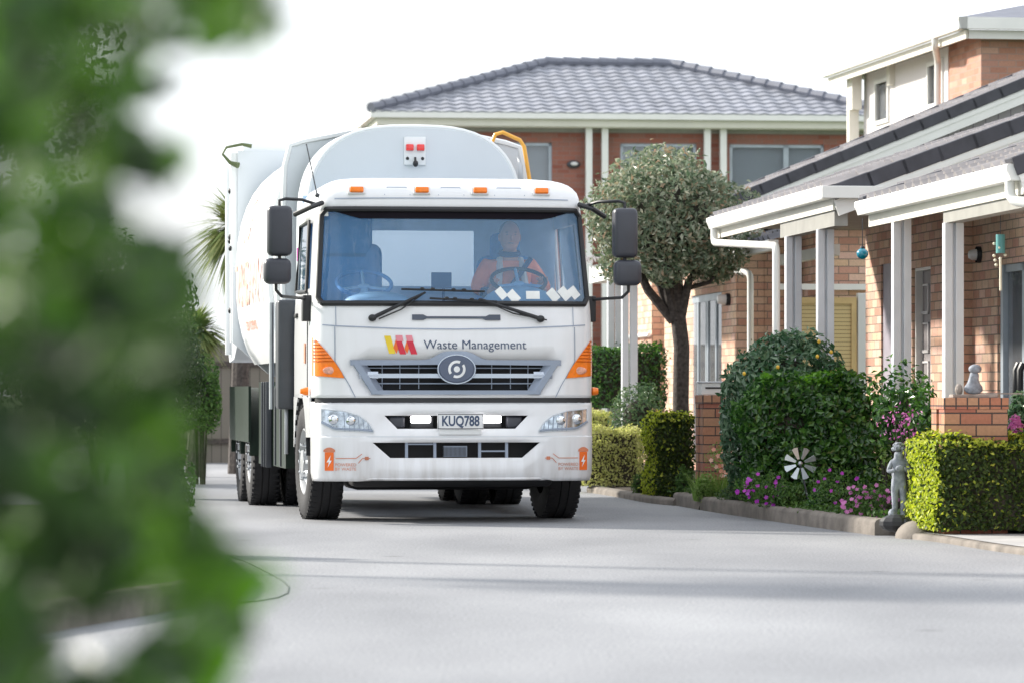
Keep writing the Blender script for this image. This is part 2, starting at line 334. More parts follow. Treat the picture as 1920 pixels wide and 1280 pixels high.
# sparse dark oil spots on the asphalt
vo = n.nodes.new('ShaderNodeTexVoronoi'); vo.inputs['Scale'].default_value = 1.1; vo.inputs['Randomness'].default_value = 1
vr = n.nodes.new('ShaderNodeMapRange'); vr.inputs['From Min'].default_value = .03; vr.inputs['From Max'].default_value = .10; vr.inputs['To Min'].default_value = .62; vr.inputs['To Max'].default_value = 1
sp_ = n.nodes.new('ShaderNodeVectorMath'); sp_.operation = 'SCALE'
n.links.new(t.outputs['Object'], vo.inputs['Vector']); n.links.new(vo.outputs['Distance'], vr.inputs['Value']); n.links.new(mm.outputs['Result'], sp_.inputs[0]); n.links.new(vr.outputs[0], sp_.inputs['Scale']); n.links.new(sp_.outputs[0], b.inputs['Base Color'])

# ------------------------------------------------------------------ ground
g = MB(); g.add([(-400,-60,-.012),(400,-60,-.012),(400,900,-.012),(-400,900,-.012)], [(0,1,2,3)])
struct('ground', g, M_['lawn'], 'grassy ground stretching away under the houses')
g = MB(); g.add([(-9,-5,0),(9,-5,0),(7,20,0),(4.6,27,0),(2.6,34,0),(1.9,37.5,0),(1.3,42,0),(.8,48,0),(.4,80,0),(-9,80,0)], [tuple(range(10))])
struct('road', g, M_['road'], 'pale grey asphalt road in front of the truck', 'road')
# ------------------------------------------------------------------ vegetation helpers
def leaves(P, N, size, asp=.5, fold=.25, jit=.35, up=0.0):
    """P (n,3) centres, N (n,3) preferred normals -> folded leaf meshes (4 tris-ish)"""
    n = len(P); N = N+rng.normal(0, jit, (n, 3)); N[:, 2] += up
    N /= np.linalg.norm(N, axis=1, keepdims=True)+1e-9
    A = rng.normal(0, 1, (n, 3)); A -= N*(A*N).sum(1, keepdims=True); A /= np.linalg.norm(A, axis=1, keepdims=True)+1e-9
    B = np.cross(N, A); s = (size*rng.uniform(.6, 1.25, n))[:, None] if np.isscalar(size) else size[:, None]
    a = A*s*.5; bb = B*s*.5*asp; nn = N*s*fold*.5
    v0 = P-a; v1 = P-a*.15+bb+nn; v2 = P+a; v3 = P-a*.15-bb+nn; vm = P-a*.1
    V = np.stack([v0, v1, v2, v3], 1).reshape(-1, 3)
    i = np.arange(n)*4
    Fc = np.concatenate([np.stack([i, i+1, i+2], 1), np.stack([i, i+2, i+3], 1)])
    return V, Fc
def leafobj(name, V, Fc, m, parent, label=None):
    me = bpy.data.meshes.new(name); me.from_pydata(V.tolist(), [], Fc.tolist()); me.update(); me.materials.append(m)
    o = bpy.data.objects.new(name, me); sc.collection.objects.link(o)
    if parent is not None: o.parent = parent
    if label: o['label'] = label
    return o
def lump(D, seed, k=7, amp=.18, fr=2.5):
    r = np.random.default_rng(seed); out = np.zeros(len(D))
    for _ in range(k):
        d = r.normal(0, fr, 3); out += np.sin(D@d+r.uniform(0, 6.28))
    return 1+amp*out/math.sqrt(k)
def ballpts(n, c, rad, seed, amp=.12, fr=3, lo=.55, squash=True):
    D = rng.normal(0, 1, (n, 3)); D /= np.linalg.norm(D, axis=1, keepdims=True)
    rr = lump(D, seed, amp=amp, fr=fr)*(lo+(1-lo)*rng.uniform(0, 1, n)**.45)*np.where(rng.uniform(size=n) < .05, rng.uniform(1, 1.10, n), 1)
    return np.array(c)+D*rr[:, None]*np.array(rad), D
def boxpts(n, x0, x1, y0, y1, z0, z1, th=.07):
    P = np.stack([rng.uniform(x0, x1, n), rng.uniform(y0, y1, n), rng.uniform(z0, z1, n)], 1); N = np.zeros((n, 3))
    f = rng.choice(5, n, p=[.2, .12, .3, .08, .3])
    t = np.abs(rng.normal(0, th*.6, n))-.015
    t = np.where(rng.uniform(size=n) < .05, -rng.uniform(.01, .055, n), t)      # stray shoots
    for k, (ax, val, sg) in enumerate([(0, x0, -1), (0, x1, 1), (1, y0, -1), (1, y1, 1), (2, z1, 1)]):
        i = f == k; P[i, ax] = val-sg*t[i]; N[i, ax] = sg
    bump = .03*np.sin(P[:, 0]*9+P[:, 1]*4)+.02*np.sin(P[:, 2]*13+P[:, 0]*5)
    P += N*bump[:, None]
    return P, N

LM = {}
LM['topiary'] = leafmat('topiary leaves', [(.05,.085,.045),(.15,.20,.12),(.27,.32,.22),(.08,.13,.075),(.46,.46,.36),(.20,.25,.16),(.38,.26,.18)], .38, .25)
LM['dark'] = leafmat('glossy dark green leaves', [(.012,.05,.012),(.04,.12,.022),(.02,.075,.015),(.12,.27,.045),(.03,.10,.018)], .28, .25, .7)
LM['citrus'] = leafmat('citrus leaves', [(.03,.09,.04),(.09,.19,.10),(.04,.11,.045),(.22,.33,.20),(.06,.14,.06)], .26, .2, .8)
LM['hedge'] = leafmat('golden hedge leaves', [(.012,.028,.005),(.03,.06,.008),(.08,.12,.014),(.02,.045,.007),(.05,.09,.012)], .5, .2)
LM['sunlitleaf'] = leafmat('yellow sunlit leaves', [(.38,.43,.05),(.56,.60,.10),(.27,.36,.03),(.48,.54,.07)], .5, .35)  # sunlit tone of hedge left faces and tops, painted as leaf colour
LM['hedgep'] = leafmat('pale golden hedge leaves', [(.32,.35,.11),(.54,.56,.20),(.60,.60,.26),(.26,.26,.11)], .5, .35)
LM['mid'] = leafmat('mid green leaves', [(.03,.08,.02),(.07,.15,.03),(.11,.20,.05)], .45, .3)
LM['shrub'] = leafmat('shrub leaves', [(.05,.10,.05),(.10,.17,.08),(.16,.22,.10)], .4, .25)
LM['grass'] = leafmat('light grass blades', [(.12,.22,.04),(.2,.32,.08),(.3,.4,.15)], .5, .35)
LM['purple'] = leafmat('purple petals', [(.35,.03,.40),(.5,.06,.5),(.45,.12,.55)], .6, .3)
LM['pink'] = leafmat('pink petals', [(.55,.15,.45),(.62,.25,.5),(.5,.12,.4)], .6, .3)
LM['salmon'] = leafmat('salmon petals', [(.8,.3,.22),(.85,.5,.4),(.85,.75,.65)], .6, .3)
LM['fore'] = leafmat('foreground leaves', [(.01,.03,.008),(.03,.08,.015),(.06,.15,.02),(.12,.28,.02),(.04,.07,.045)], .40, .30, .45)
def clustered(m, cols, scale):     # whole shoots share a colour: shaded pockets and lit patches in colour, plus yellow-green shoots
    n = m.node_tree; r = [x for x in n.nodes if x.type == 'VALTORGB'][0]
    t = n.nodes.new('ShaderNodeTexCoord'); no = n.nodes.new('ShaderNodeTexNoise'); no.inputs['Scale'].default_value = scale; no.inputs['Detail'].default_value = 1
    r2 = n.nodes.new('ShaderNodeValToRGB'); el = r2.color_ramp.elements
    while len(el) < len(cols): el.new(.5)
    for i, (p, c) in enumerate(cols): el[i].position = p; el[i].color = (*c, 1)
    mi = n.nodes.new('ShaderNodeMix'); mi.data_type = 'RGBA'; mi.inputs['Factor'].default_value = .72
    n.links.new(t.outputs['Object'], no.inputs['Vector']); n.links.new(no.outputs['Fac'], r2.inputs[0])
    n.links.new(r.outputs[0], mi.inputs['A']); n.links.new(r2.outputs[0], mi.inputs['B'])
    for l in list(n.links):
        if l.from_node == r and l.to_node != mi:
            ts = l.to_socket; n.links.remove(l); n.links.new(mi.outputs['Result'], ts)
clustered(LM['fore'], [(.34,(.014,.022,.012)),(.40,(.003,.006,.002)),(.47,(.012,.032,.008)),(.51,(.03,.085,.008)),(.56,(.16,.35,.01)),(.61,(.045,.12,.015)),(.68,(.07,.11,.07))], 5.5)
LM['cabbage'] = leafmat('cabbage tree blades', [(.10,.15,.04),(.18,.22,.08),(.24,.26,.10)], .5, .3)
LM['fartree'] = leafmat('dark tree leaves', [(.012,.03,.01),(.03,.06,.02),(.05,.09,.03)], .5, .2)

# ------------------------------------------------------------------ the truck
TY = R(8.2)
truck = thing('garbage_truck', 'white rubbish collection truck with a domed compactor body driving towards us', 'garbage truck', (-.466, 32.3, 0), TY)
def T(name, mb, m, parent=None, smooth=True, label=None): return obj(name, mb, m, parent or truck, smooth, label=label)
def interp(z, tab):
    if z <= tab[0][0]: return tab[0][1]
    for (a, p), (b_, q) in zip(tab, tab[1:]):
        if z <= b_:
            k = (z-a)/(b_-a); return p+(q-p)*k
    return tab[-1][1]
WT = [(.3,1.17),(.42,1.195),(1.1,1.20),(1.5,1.20),(1.8,1.195),(2.66,1.14),(2.78,1.125),(2.86,1.07),(2.91,.97),(2.935,.80)]
FT = [(.30,.05),(.42,.01),(.70,.0),(1.0,.02),(1.06,.035),(1.4,.03),(1.62,.045),(1.84,.09),(2.66,.27),(2.70,.25),(2.80,.29),(2.86,.36),(2.91,.48),(2.935,.70)]
NE = 5.0; DD = .42
def surf(x, z, off=0):
    w = interp(z, WT); f = interp(z, FT); a = min(abs(x)/w, .9995)
    return Vector((x, f+DD*(1-(1-a**NE)**(1/NE))-off, z))
def patch(mb, x0, x1, zb, zt, off=.004, n=10, m_=3):
    rows = []
    for j in range(m_+1):
        row = []
        for i in range(n+1):
            x = x0+(x1-x0)*i/n; b_ = zb(x) if callable(zb) else zb; t_ = zt(x) if callable(zt) else zt
            row.append(surf(x, b_+(t_-b_)*j/m_, off))
        rows.append(row)
    mb.grid(rows); return mb
def strip(mb, pts, wd_, off=.004):
    for (x0, z0), (x1, z1) in zip(pts, pts[1:]):
        d = Vector((x1-x0, z1-z0)); ln = d.length; d /= ln; nrm = Vector((-d.y, d.x))*wd_/2; k = max(1, int(ln/.06))
        rows = [[surf(x0+d.x*ln*i/k+s*nrm.x, z0+d.y*ln*i/k+s*nrm.y, off) for i in range(k+1)] for s in (-1, 1)]
        mb.grid(rows)
    return mb
def X(px): return (px-857)/222.0
def Z(py): return CH+(HY-py)/222.0

# --- cab shell
fr = [0,.16,.34,.5,.6,.7,.8,.88,.935,.965,.985,.997]
cols = [-a for a in fr[:0:-1]]+fr
KG = 5      # columns from the centre to the grille edge (fraction .7)
def cabrow(z, L_=1.95, grille=False):
    w = interp(z, WT); f = interp(z, FT); row = []
    y0 = surf(-.9995*w, z).y
    for tt in (1, .97, .62, .12): row.append(Vector((-w, y0+tt*(L_-y0), z)))
    for c in cols:
        x = c*w
        if grille:
            gx = interp(z, [(1.085,.70),(1.37,.885)])
            k = abs(c)
            if k <= .7: x = math.copysign(k/.7*gx, c)
            elif k < .8: x = c*w
        row.append(surf(x, z))
    for tt in (.12, .62, .97, 1): row.append(Vector((w, y0+tt*(L_-y0), z)))
    return row
zs = [1.055,1.085,1.2,1.37,1.5,1.66,1.80,1.845,1.98,2.1,2.25,2.4,2.55,2.645,2.68,2.75,2.80,2.84,2.87,2.895,2.915,2.93]
rows = [cabrow(z, grille=z < 1.45) for z in zs]
nc = len(rows[0]); mid = 4+len(cols)//2
WSI = len(fr)-3   # columns from centre to the windscreen edge
def skipc(i, j):
    z0, z1 = zs[j], zs[j+1]; c0, c1 = i-mid, i+1-mid
    if z0 >= 1.084 and z1 <= 1.371 and -KG <= c0 and c1 <= KG: return True
    if z0 >= 1.844 and z1 <= 2.646 and -WSI <= c0 and c1 <= WSI: return True
    if z0 >= 1.97 and z1 <= 2.56 and (i in (1, 2) or i in (nc-3, nc-4)): return True
    return False
cab = MB(); cab.grid(rows, skipc)
top = rows[-1]; cab.add(top+[Vector((0, 1.3, 2.95))], [(i, i+1, len(top)) for i in range(len(top)-1)]+[(len(top)-1, 0, len(top))])
co = T('cab', cab, M_['white'])
so_ = co.modifiers.new('thickness', 'SOLIDIFY'); so_.thickness = .03; so_.offset = -1
# cab back wall with its window, floor
bk = MB(); zt_ = 2.84
WX0, WX1, WZ0, WZ1 = -.74, .40, 2.04, 2.535
for (a, b_, c, d) in ((-1.13, WX0, 1.06, zt_), (WX1, 1.13, 1.06, zt_), (WX0, WX1, 1.06, WZ0), (WX0, WX1, WZ1, zt_)):
    bk.box(a, b_, 1.90, 1.94, c, d)
T('rear_wall', bk, M_['intlt'], smooth=False)
T('rear_window', MB().box(WX0, WX1, 1.915, 1.921, WZ0, WZ1), M_['rglass'], smooth=False)
T('headlining', MB().box(-1.0, 1.0, .62, 1.90, 2.70, 2.72), M_['intlt'], smooth=False)
T('cab_floor', MB().box(-1.1, 1.1, .12, 1.9, 1.07, 1.10), M_['dash'], smooth=False)
# windscreen glass + seal
wz = [z for z in zs if 1.844 <= z <= 2.646]
ws = MB(); ws.grid([[surf(c*interp(z, WT), z, -.012) for c in cols if abs(c) <= .97] for z in wz])
T('windscreen', ws, M_['glass'])
def wpath():
    p = []; cc = [c for c in cols if abs(c) <= .97]
    zlo, zhi = 1.845, 2.645; rc = .05
    for c in cc[1:-1]: p.append(surf(c*interp(zlo, WT), zlo, .004))
    for z in np.linspace(zlo+rc, zhi-rc, 10): p.append(surf(cc[-1]*interp(z, WT), z, .004))
    for c in cc[1:-1][::-1]: p.append(surf(c*interp(zhi, WT), zhi, .004))
    for z in np.linspace(zhi-rc, zlo+rc, 10): p.append(surf(cc[0]*interp(z, WT), z, .004))
    p.append(p[0]); return p
T('windscreen_seal', MB().tube(wpath(), .024, 8, cap=False), M_['black'])
# inside top shade band with dipped ends, sun visor
sv = MB(); patch(sv, -1.05, 1.02, lambda x: 2.565+.06*max(0, abs(x)-.80)/.2, 2.642, -.004, 24, 2)
T('sun_visor', sv, mat('visor black', (.012,.010,.014), .95, spec=.1))
for sx_ in (-1, 1):
    sw = MB(); w = 1.165
    sw.add([(sx_*1.182, .84, 1.98), (sx_*1.182, 1.78, 1.98), (sx_*1.15, 1.80, 2.55), (sx_*1.15, .98, 2.55)], [(0,1,2,3)])
    T('side_window', sw, M_['sglass'], smooth=False)
    T('window_frame', MB().tube([(sx_*1.195,.80,1.96),(sx_*1.195,1.82,1.98),(sx_*1.155,1.82,2.56),(sx_*1.155,.96,2.57),(sx_*1.195,.80,1.96)], .016, 6), M_['black'])
# seams on the front panels
sm = MB()
strip(sm, [(-1.12,1.665),(-1.0,1.655),(-.5,1.635),(0,1.630),(.5,1.638),(1.0,1.66),(1.12,1.668)], .009)
strip(sm, [(-1.01,1.82),(-1.01,1.66)], .006); strip(sm, [(1.01,1.82),(1.01,1.66)], .006)
strip(sm, [(-1.02,1.65),(-1.02,1.36),(-.90,1.16),(-.85,1.06)], .007); strip(sm, [(1.02,1.65),(1.02,1.36),(.90,1.16),(.85,1.06)], .007)
T('panel_seam', sm, M_['grille'], smooth=False)
# front vent handle under the windscreen
vh = MB(); patch(vh, -.37, .38, lambda x: 1.705 if abs(x) > .25 else 1.718, lambda x: 1.752 if abs(x) > .27 else 1.737, .012, 24, 1)
T('front_handle', vh, mat('handle slate', (.07,.085,.12), .4))
# roof shelf line and marker lamps
for xx in (-.815, -.262, .236, .765):
    lmp = MB(); p = surf(xx, 2.80); mt = Matrix.Translation(p+Vector((0,-.015,.005))) @ Matrix.Rotation(R(-15), 4, 'X')
    lmp.box(-.058, .058, -.035, .04, -.025, .025, .012, mt)
    o = T('roof_lamp', lmp, M_['amber'])
    bz = MB(); bz.box(-.075, .075, -.012, .04, -.036, .036, .01, mt)
    T('lamp_bezel', bz, M_['white'], o)
pn = MB()
for a, b_ in ((-.58,-.36),(-.12,.10),(.36,.62)):
    strip(pn, [(a, 2.765),(a+.03, 2.835),(b_-.03, 2.835),(b_, 2.765)], .006, .003)
strip(pn, [(-1.0, 2.735),(-.5,2.74),(0,2.742),(.5,2.74),(1.0,2.735)], .008, .003)
T('roof_seam', pn, M_['grille'], smooth=False)
# grille
gi = MB(); gi.add([(-.92,.20,1.05),(.92,.20,1.05),(.92,.20,1.40),(-.92,.20,1.40)], [(0,1,2,3)])
gr = T('grille', gi, M_['chassis'], smooth=False)
fm = MB()
def gx_(z): return interp(z, [(1.085,.70),(1.37,.885)])
bulge = lambda x: .075*math.exp(-(x/.19)**4)
patch(fm, -.895, .895, lambda x: 1.335-.01*abs(x), lambda x: 1.372+bulge(x), .022, 40, 2)
patch(fm, -.72, .72, 1.083, lambda x: 1.118, .022, 30, 2)
for s_ in (-1, 1):
    q = [[surf(s_*(gx_(z)+d_), z, o_2) for z in np.linspace(1.085, 1.37, 8)] for d_, o_2 in ((.012,.0),(.004,.024),(-.05,.024),(-.11,-.03))]
    fm.grid(q)
T('grille_frame', fm, M_['grille'], gr)
gb = MB()
patch(gb, -.80, .80, lambda x: 1.222, lambda x: 1.258, .016, 30, 2)
for s_ in (-1, 1):
    rows_ = [[surf(s_*x, z, o_2) for x in (.66,.72,.78,.82)] for z, o_2 in ((1.215,.0),(1.245,.02),(1.275,.0))]
    gb.grid(rows_)
T('grille_bar', gb, M_['grille_lt'], gr)
sl_ = MB()
for z in (1.305, 1.175):
    sl_.tube([surf(x, z, -.05) for x in np.linspace(-.76 if z > 1.22 else -.66, .76 if z > 1.22 else .66, 14)], .0045 if z != 1.175 else .006, 6)
for x in (-.62,-.47,-.31,.31,.47,.62): sl_.tube([surf(x, 1.13, -.055), surf(x, 1.33, -.055)], .004, 6)
T('grille_slat', sl_, M_['grille'], gr)
bd = MB(); ang = [2*math.pi*k/40 for k in range(40)]
yb = surf(0, 1.29).y
bd.add([(.16*math.cos(a), yb-.022, 1.295+.122*math.sin(a)) for a in ang]+[(.14*math.cos(a), yb-.045, 1.295+.105*math.sin(a)) for a in ang]+[(0, yb-.046, 1.295)],
       [(i, (i+1) % 40, 40+(i+1) % 40, 40+i) for i in range(40)]+[(40+i, 40+(i+1) % 40, 80) for i in range(40)]+[tuple(range(39, -1, -1))])
badge = T('badge', bd, mat('badge slate', (.10,.125,.19), .35, var=.05), gr)
T('badge_rim', MB().tube([(.158*math.cos(a), yb-.032, 1.295+.12*math.sin(a)) for a in ang+[0]], .007, 6, cap=False), M_['grille_lt'], badge)
em = MB()
def arcband(a0, a1, r0, r1, y, cz=1.295, n_=14):
    em.grid([[(r*math.cos(R(a0+(a1-a0)*i/n_)), y, cz+r*math.sin(R(a0+(a1-a0)*i/n_))) for i in range(n_+1)] for r in (r0, r1)])
arcband(65, 215, .052, .074, yb-.05); arcband(245, 395, .052, .074, yb-.05)
em.add([(.026*math.cos(a), yb-.05, 1.295+.026*math.sin(a)) for a in ang], [tuple(range(40))])
T('emblem', em, M_['plate'], badge, smooth=False)
# indicators wrapping the corners
def bump_(a, b_): return lambda x: a+(b_-a)
for s_ in (-1, 1):
    idm = MB(); e = 1.196
    def zt2(x): k = (e-abs(x))/(e-.94); return 1.215+(1.565-1.215)*max(0, 1-k)**.8
    rows_ = []
    for j in range(9):
        row = []
        for i in range(11):
            ax = .94+(e-.94)*i/10; zb = 1.22+.02*(i/10); z = zb+(zt2(ax)-zb)*j/8
            row.append(surf(s_*ax, z, .010))
        rows_.append(row)
    idm.grid(rows_); o = T('indicator', idm, M_['amber'])
    rd = MB()
    for j in range(7):
        z = 1.36+.028*j; x0 = e-(e-.94)*(1-((z-1.215)/.35)**(1/.8))+.006
        rd.tube([surf(s_*(x0+(1.19-x0)*i/6), z, .011) for i in range(7)], .0045, 5)
    T('lens_ridge', rd, M_['amber_dk'], o)
    cx = s_*1.06; T('bulb', MB().ell(surf(cx, 1.285, .01), (.062,.012,.032)), mat('clear bulb cover', (.85,.42,.30), .2, var=.4, scale=30), o)
# black gap between cab and bumper
gp = MB(); gp.grid([[surf(c*1.18, z, -.02) for c in cols] for z in (.99, 1.07)]); T('bumper_gap', gp, M_['black'])
# --- bumper
BZ = [.355,.385,.42,.55,.68,.725,.735,.795,.907,.96,1.0,1.022]
def kx(z): return interp(z, [(.38,.56),(.55,.56),(.68,.71),(.735,.60),(.795,.50),(.907,.61),(1.02,.62)])
def brow(z, j):
    w = interp(z, WT); row = []
    for s_, seq in ((-1, cols[:len(cols)//2]), (0, [0]), (1, cols[len(cols)//2+1:])):
        for c in seq:
            k = abs(c); x = c*w
            if k <= .5: x = math.copysign(k/.5*kx(z), c) if c else 0
            elif k <= .6: x = math.copysign(max(k*w, kx(z)+.06), c)
            zz = z
            if j == 0: zz = z+.03*(1 if abs(x) < .78 else 0)
            pr = .0 if z > .73 else (.016 if abs(x) > .80 else .004)
            if z > .995: pr -= .03*(z-.995)/.027
            row.append(surf(x, zz, pr))
    w2 = Vector((-w, .40, z)); w3 = Vector((w, .40, z))
    return [w2]+row+[w3]
br_ = [brow(z, j) for j, z in enumerate(BZ)]; nb = len(br_[0]); bmid = nb//2
def skb(i, j):
    c0, c1 = i-bmid, i+1-bmid
    return -3 <= c0 and c1 <= 3 and BZ[j] in (.55, .795)
bm_ = MB(); bm_.grid(br_, skb)
bumper = T('bumper', bm_, M_['white']); sd_ = bumper.modifiers.new('thickness', 'SOLIDIFY'); sd_.thickness = .025; sd_.offset = -1
bs = MB(); strip(bs, [(-1.15,.73),(-.8,.73),(0,.728),(.8,.73),(1.15,.73)], .007, .006); T('bumper_seam', bs, M_['bodygrey'], bumper, smooth=False)
T('intake_backing', MB().box(-.9, .9, .16, .2, .5, .97), M_['chassis'], bumper, smooth=False)
lg = MB()
for x in (-.42,-.18,.20,.43): lg.box(x-.012, x+.012, .03, .06, .545, .685)
lg.box(-.42,-.18,.035,.055,.66,.672); lg.box(.20,.43,.035,.055,.60,.612); lg.box(-.10,.10,.08,.12,.56,.65)
T('lower_grille', lg, M_['grille'], bumper, smooth=False)
rs = MB(); 
for k in range(18): rs.box(-.10+k*.011, -.096+k*.011, .07, .08, .565, .64)
T('radiator_fins', rs, M_['dkgrey'], bumper, smooth=False)
for s_ in (-1, 1):
    T('driving_lamp_housing', MB().box(s_*.29-.10, s_*.29+.10, .05, .12, .80, .90, .01), M_['black'], bumper)
    T('driving_lamp', MB().box(s_*.30-.085, s_*.30+.085, .02, .06, .845, .902, .012), M_['led'], bumper)
    T('fog_block', MB().box(s_*.50-.07, s_*.50+.07, .05, .12, .80, .90, .02), M_['mirror'], bumper)
    hl = MB()
    hzt = lambda x: interp(abs(x), [(.70,.775),(.74,.845),(.82,.905),(.95,.945),(1.13,.962)])
    hzb = lambda x: interp(abs(x), [(.70,.765),(.80,.775),(1.03,.785),(1.13,.84)])
    patch(hl, s_*.71, s_*1.13, hzb, hzt, .006, 16, 4)
    o = T('headlight', hl, M_['lampinner'])
    for xx, zz, rr in ((1.03,.875,.045),(.89,.865,.042)):
        T('lamp_bowl', MB().ell(surf(s_*xx, zz, .004), (rr, .02, rr)), M_['chrome'], o)
        T('lamp_bulb', MB().ell(surf(s_*xx, zz, .02), (.016,.014,.016)), M_['plate'], o)
    nb_ = MB()
    for k in range(6): nb_.tube([surf(s_*(.74+.04*k), .775, .01), surf(s_*(.75+.04*k), hzt(.75+.04*k)-.01, .01)], .003, 5)
    nb_.tube([surf(s_*(.71+.42*k/14), hzb(.71+.42*k/14)+.012, .01) for k in range(15)], .010, 6)
    T('lamp_divider', nb_, M_['grille'], o)
    T('lamp_surround', MB().tube([surf(s_*(.70+.43*k/14), hzt(.70+.43*k/14), .006) for k in range(15)]+[surf(s_*1.13, .84, .006)]+[surf(s_*(1.13-.43*k/14), hzb(1.13-.43*k/14), .006) for k in range(1, 15)], .006, 6), M_['bodygrey'], o)
pl = MB().box(-.165, .225, -.025, -.012, .79, .925, .004)
plate = T('number_plate', pl, M_['plate'])
T('plate_rim', MB().tube([(-.16,-.027,.797),(.22,-.027,.797),(.22,-.027,.918),(-.16,-.027,.918),(-.16,-.027,.797)], .003, 6), M_['dkgrey'], plate)
T('plate_bracket', MB().box(-.15, .21, -.012, .02, .745, .788, .004), M_['bodywhite'], plate)
def textmesh(name, s, size, m, fn, parent, align='CENTER', sx=1.0, bold=0):
    c = bpy.data.curves.new(name, 'FONT'); c.body = s; c.size = size; c.align_x = align; c.align_y = 'CENTER'; c.offset = bold; c.resolution_u = 4
    o = bpy.data.objects.new(name, c); sc.collection.objects.link(o)
    bpy.context.view_layer.update()
    me = bpy.data.meshes.new_from_object(o.evaluated_get(bpy.context.evaluated_depsgraph_get()))
    bpy.data.objects.remove(o); me.name = name
    for v in me.vertices: v.co = fn(v.co.x*sx, v.co.y)
    me.materials.clear(); me.materials.append(m); me.update()
    o = bpy.data.objects.new(name, me); sc.collection.objects.link(o); o.parent = parent; return o
textmesh('plate_number', 'KUQ788', .118, M_['navy'], lambda x, z: Vector((.03+x, -.0285, .857+z)), plate, sx=.74, bold=.003)
for wd2, xw in (('Waste', -.275), ('Management', .045)): textmesh('company_lettering', wd2, .108, M_['navy'], lambda x, z: surf(xw+x, Z(647)+z, .004), truck, align='LEFT', sx=1.0)
# company logo: leaning yellow, red and crimson ribbons
lx = lambda px: X(px)
def poly_on(mb, pts, off):
    c = [surf(lx(a), Z(b_), off) for a, b_ in pts]; mb.add(c, [tuple(range(len(c)))])
for nm, pts, mm_, of in (('logo_ribbon', [(722,630),(734,630),(743,663),(731,663)], 'yellow', .004), ('logo_ribbon', [(746,630),(756,632),(745,663),(739,652)], 'orange', .005),
                     ('logo_ribbon', [(744,640),(755,640),(763,664),(751,664)], 'red', .006), ('logo_ribbon', [(743,629),(756,629),(758,640),(745,640)], 'pinkred', .0065), ('logo_ribbon', [(766,632),(773,640),(765,663),(760,654)], 'orange', .005),
                     ('logo_ribbon', [(764,640),(776,640),(784,664),(772,664)], 'red', .006), ('logo_ribbon', [(762,629),(774,629),(777,640),(765,640)], 'pinkred', .0065)):
    q = MB(); poly_on(q, pts, of); T(nm, q, M_[mm_], smooth=False)
# bumper corner graphics: a bin with a bolt and a power cord
for s_ in (-1, 1):
    c0 = -1.07 if s_ < 0 else 1.09
    q = MB(); patch(q, c0-.036, c0+.036, .445, .60, .021, 4, 4)
    g0 = T('bin_graphic', q, M_['orange'], bumper, smooth=False)
    q = MB(); patch(q, c0-.047, c0+.047, .602, lambda x: .618+.022*(1-((x-c0)/.047)**2), .021, 8, 1); T('bin_lid_graphic', q, M_['orangelet'], g0, smooth=False)
    q = MB(); pp = [(.012,.575),(-.022,.515),(-.002,.515),(-.014,.47),(.02,.53),(.002,.53)]; c = [surf(c0+a, z, .024) for a, z in pp]; q.add(c, [(0,1,2,5),(5,2,3,4)]); T('bolt_graphic', q, M_['plate'], g0, smooth=False)
    q = MB(); d_ = -s_
    strip(q, [(c0+d_*.05,.548),(c0+d_*.22,.548),(c0+d_*.27,.585)], .006, .021); strip(q, [(c0+d_*.24,.508),(c0+d_*.275,.548),(c0+d_*.34,.548)], .006, .021)
    patch(q, c0+d_*.31-.016, c0+d_*.31+.016, .534, .562, .022, 3, 1)
    T('cord_graphic', q, M_['orangelet'], g0, smooth=False)
    textmesh('slogan_lettering', 'POWERED\nBY WASTE', .036, M_['orangelet'], lambda x, z: surf(c0+d_*.135+x, .475+z, .022), g0, sx=1.05)
# side marker lamps
T('side_marker', MB().lathe([(.0,-.05),(.02,-.045),(.035,0),(.035,.02)], Matrix.Translation((-1.235,.42,1.11)), 16), M_['amber'])
T('side_marker', MB().lathe([(.035,-.02),(.035,0),(.028,.03),(.0,.035)], Matrix.Translation((1.225,.30,1.11)), 16), M_['amber'])
# lower cab sides and steps
for s_ in (-1, 1):
    a = [(.40,.72),(.40,1.06)]+[(1.95,1.06),(1.95,.62)]+[(1.3+.60*math.cos(t_), .5+.60*math.sin(t_)) for t_ in np.linspace(.2, math.pi-.37, 14)]
    T('wheel_arch_panel', MB().prism(a, s_*1.19, s_*1.205, ax='x'), M_['white'], smooth=False)
    T('arch_liner', MB().grid([[(s_*x_, 1.3+.60*math.cos(t_), .5+.60*math.sin(t_)) for t_ in np.linspace(.1, math.pi-.1, 16)] for x_ in (1.205, .8)]), M_['black'])
    T('door_handle', MB().box(s_*1.205-.012, s_*1.205+.012, 1.6, 1.8, 1.75, 1.79, .01), M_['black'])
    T('door_seam', MB().tube([(s_*1.203,.62,1.06),(s_*1.203,.62,1.80),(s_*1.19,.72,1.95)], .005, 5), M_['dkgrey'])
T('company_door_mark', MB().box(-1.2085,-1.2055,.78,.90,1.35,1.52), M_['orangelet'], smooth=False)
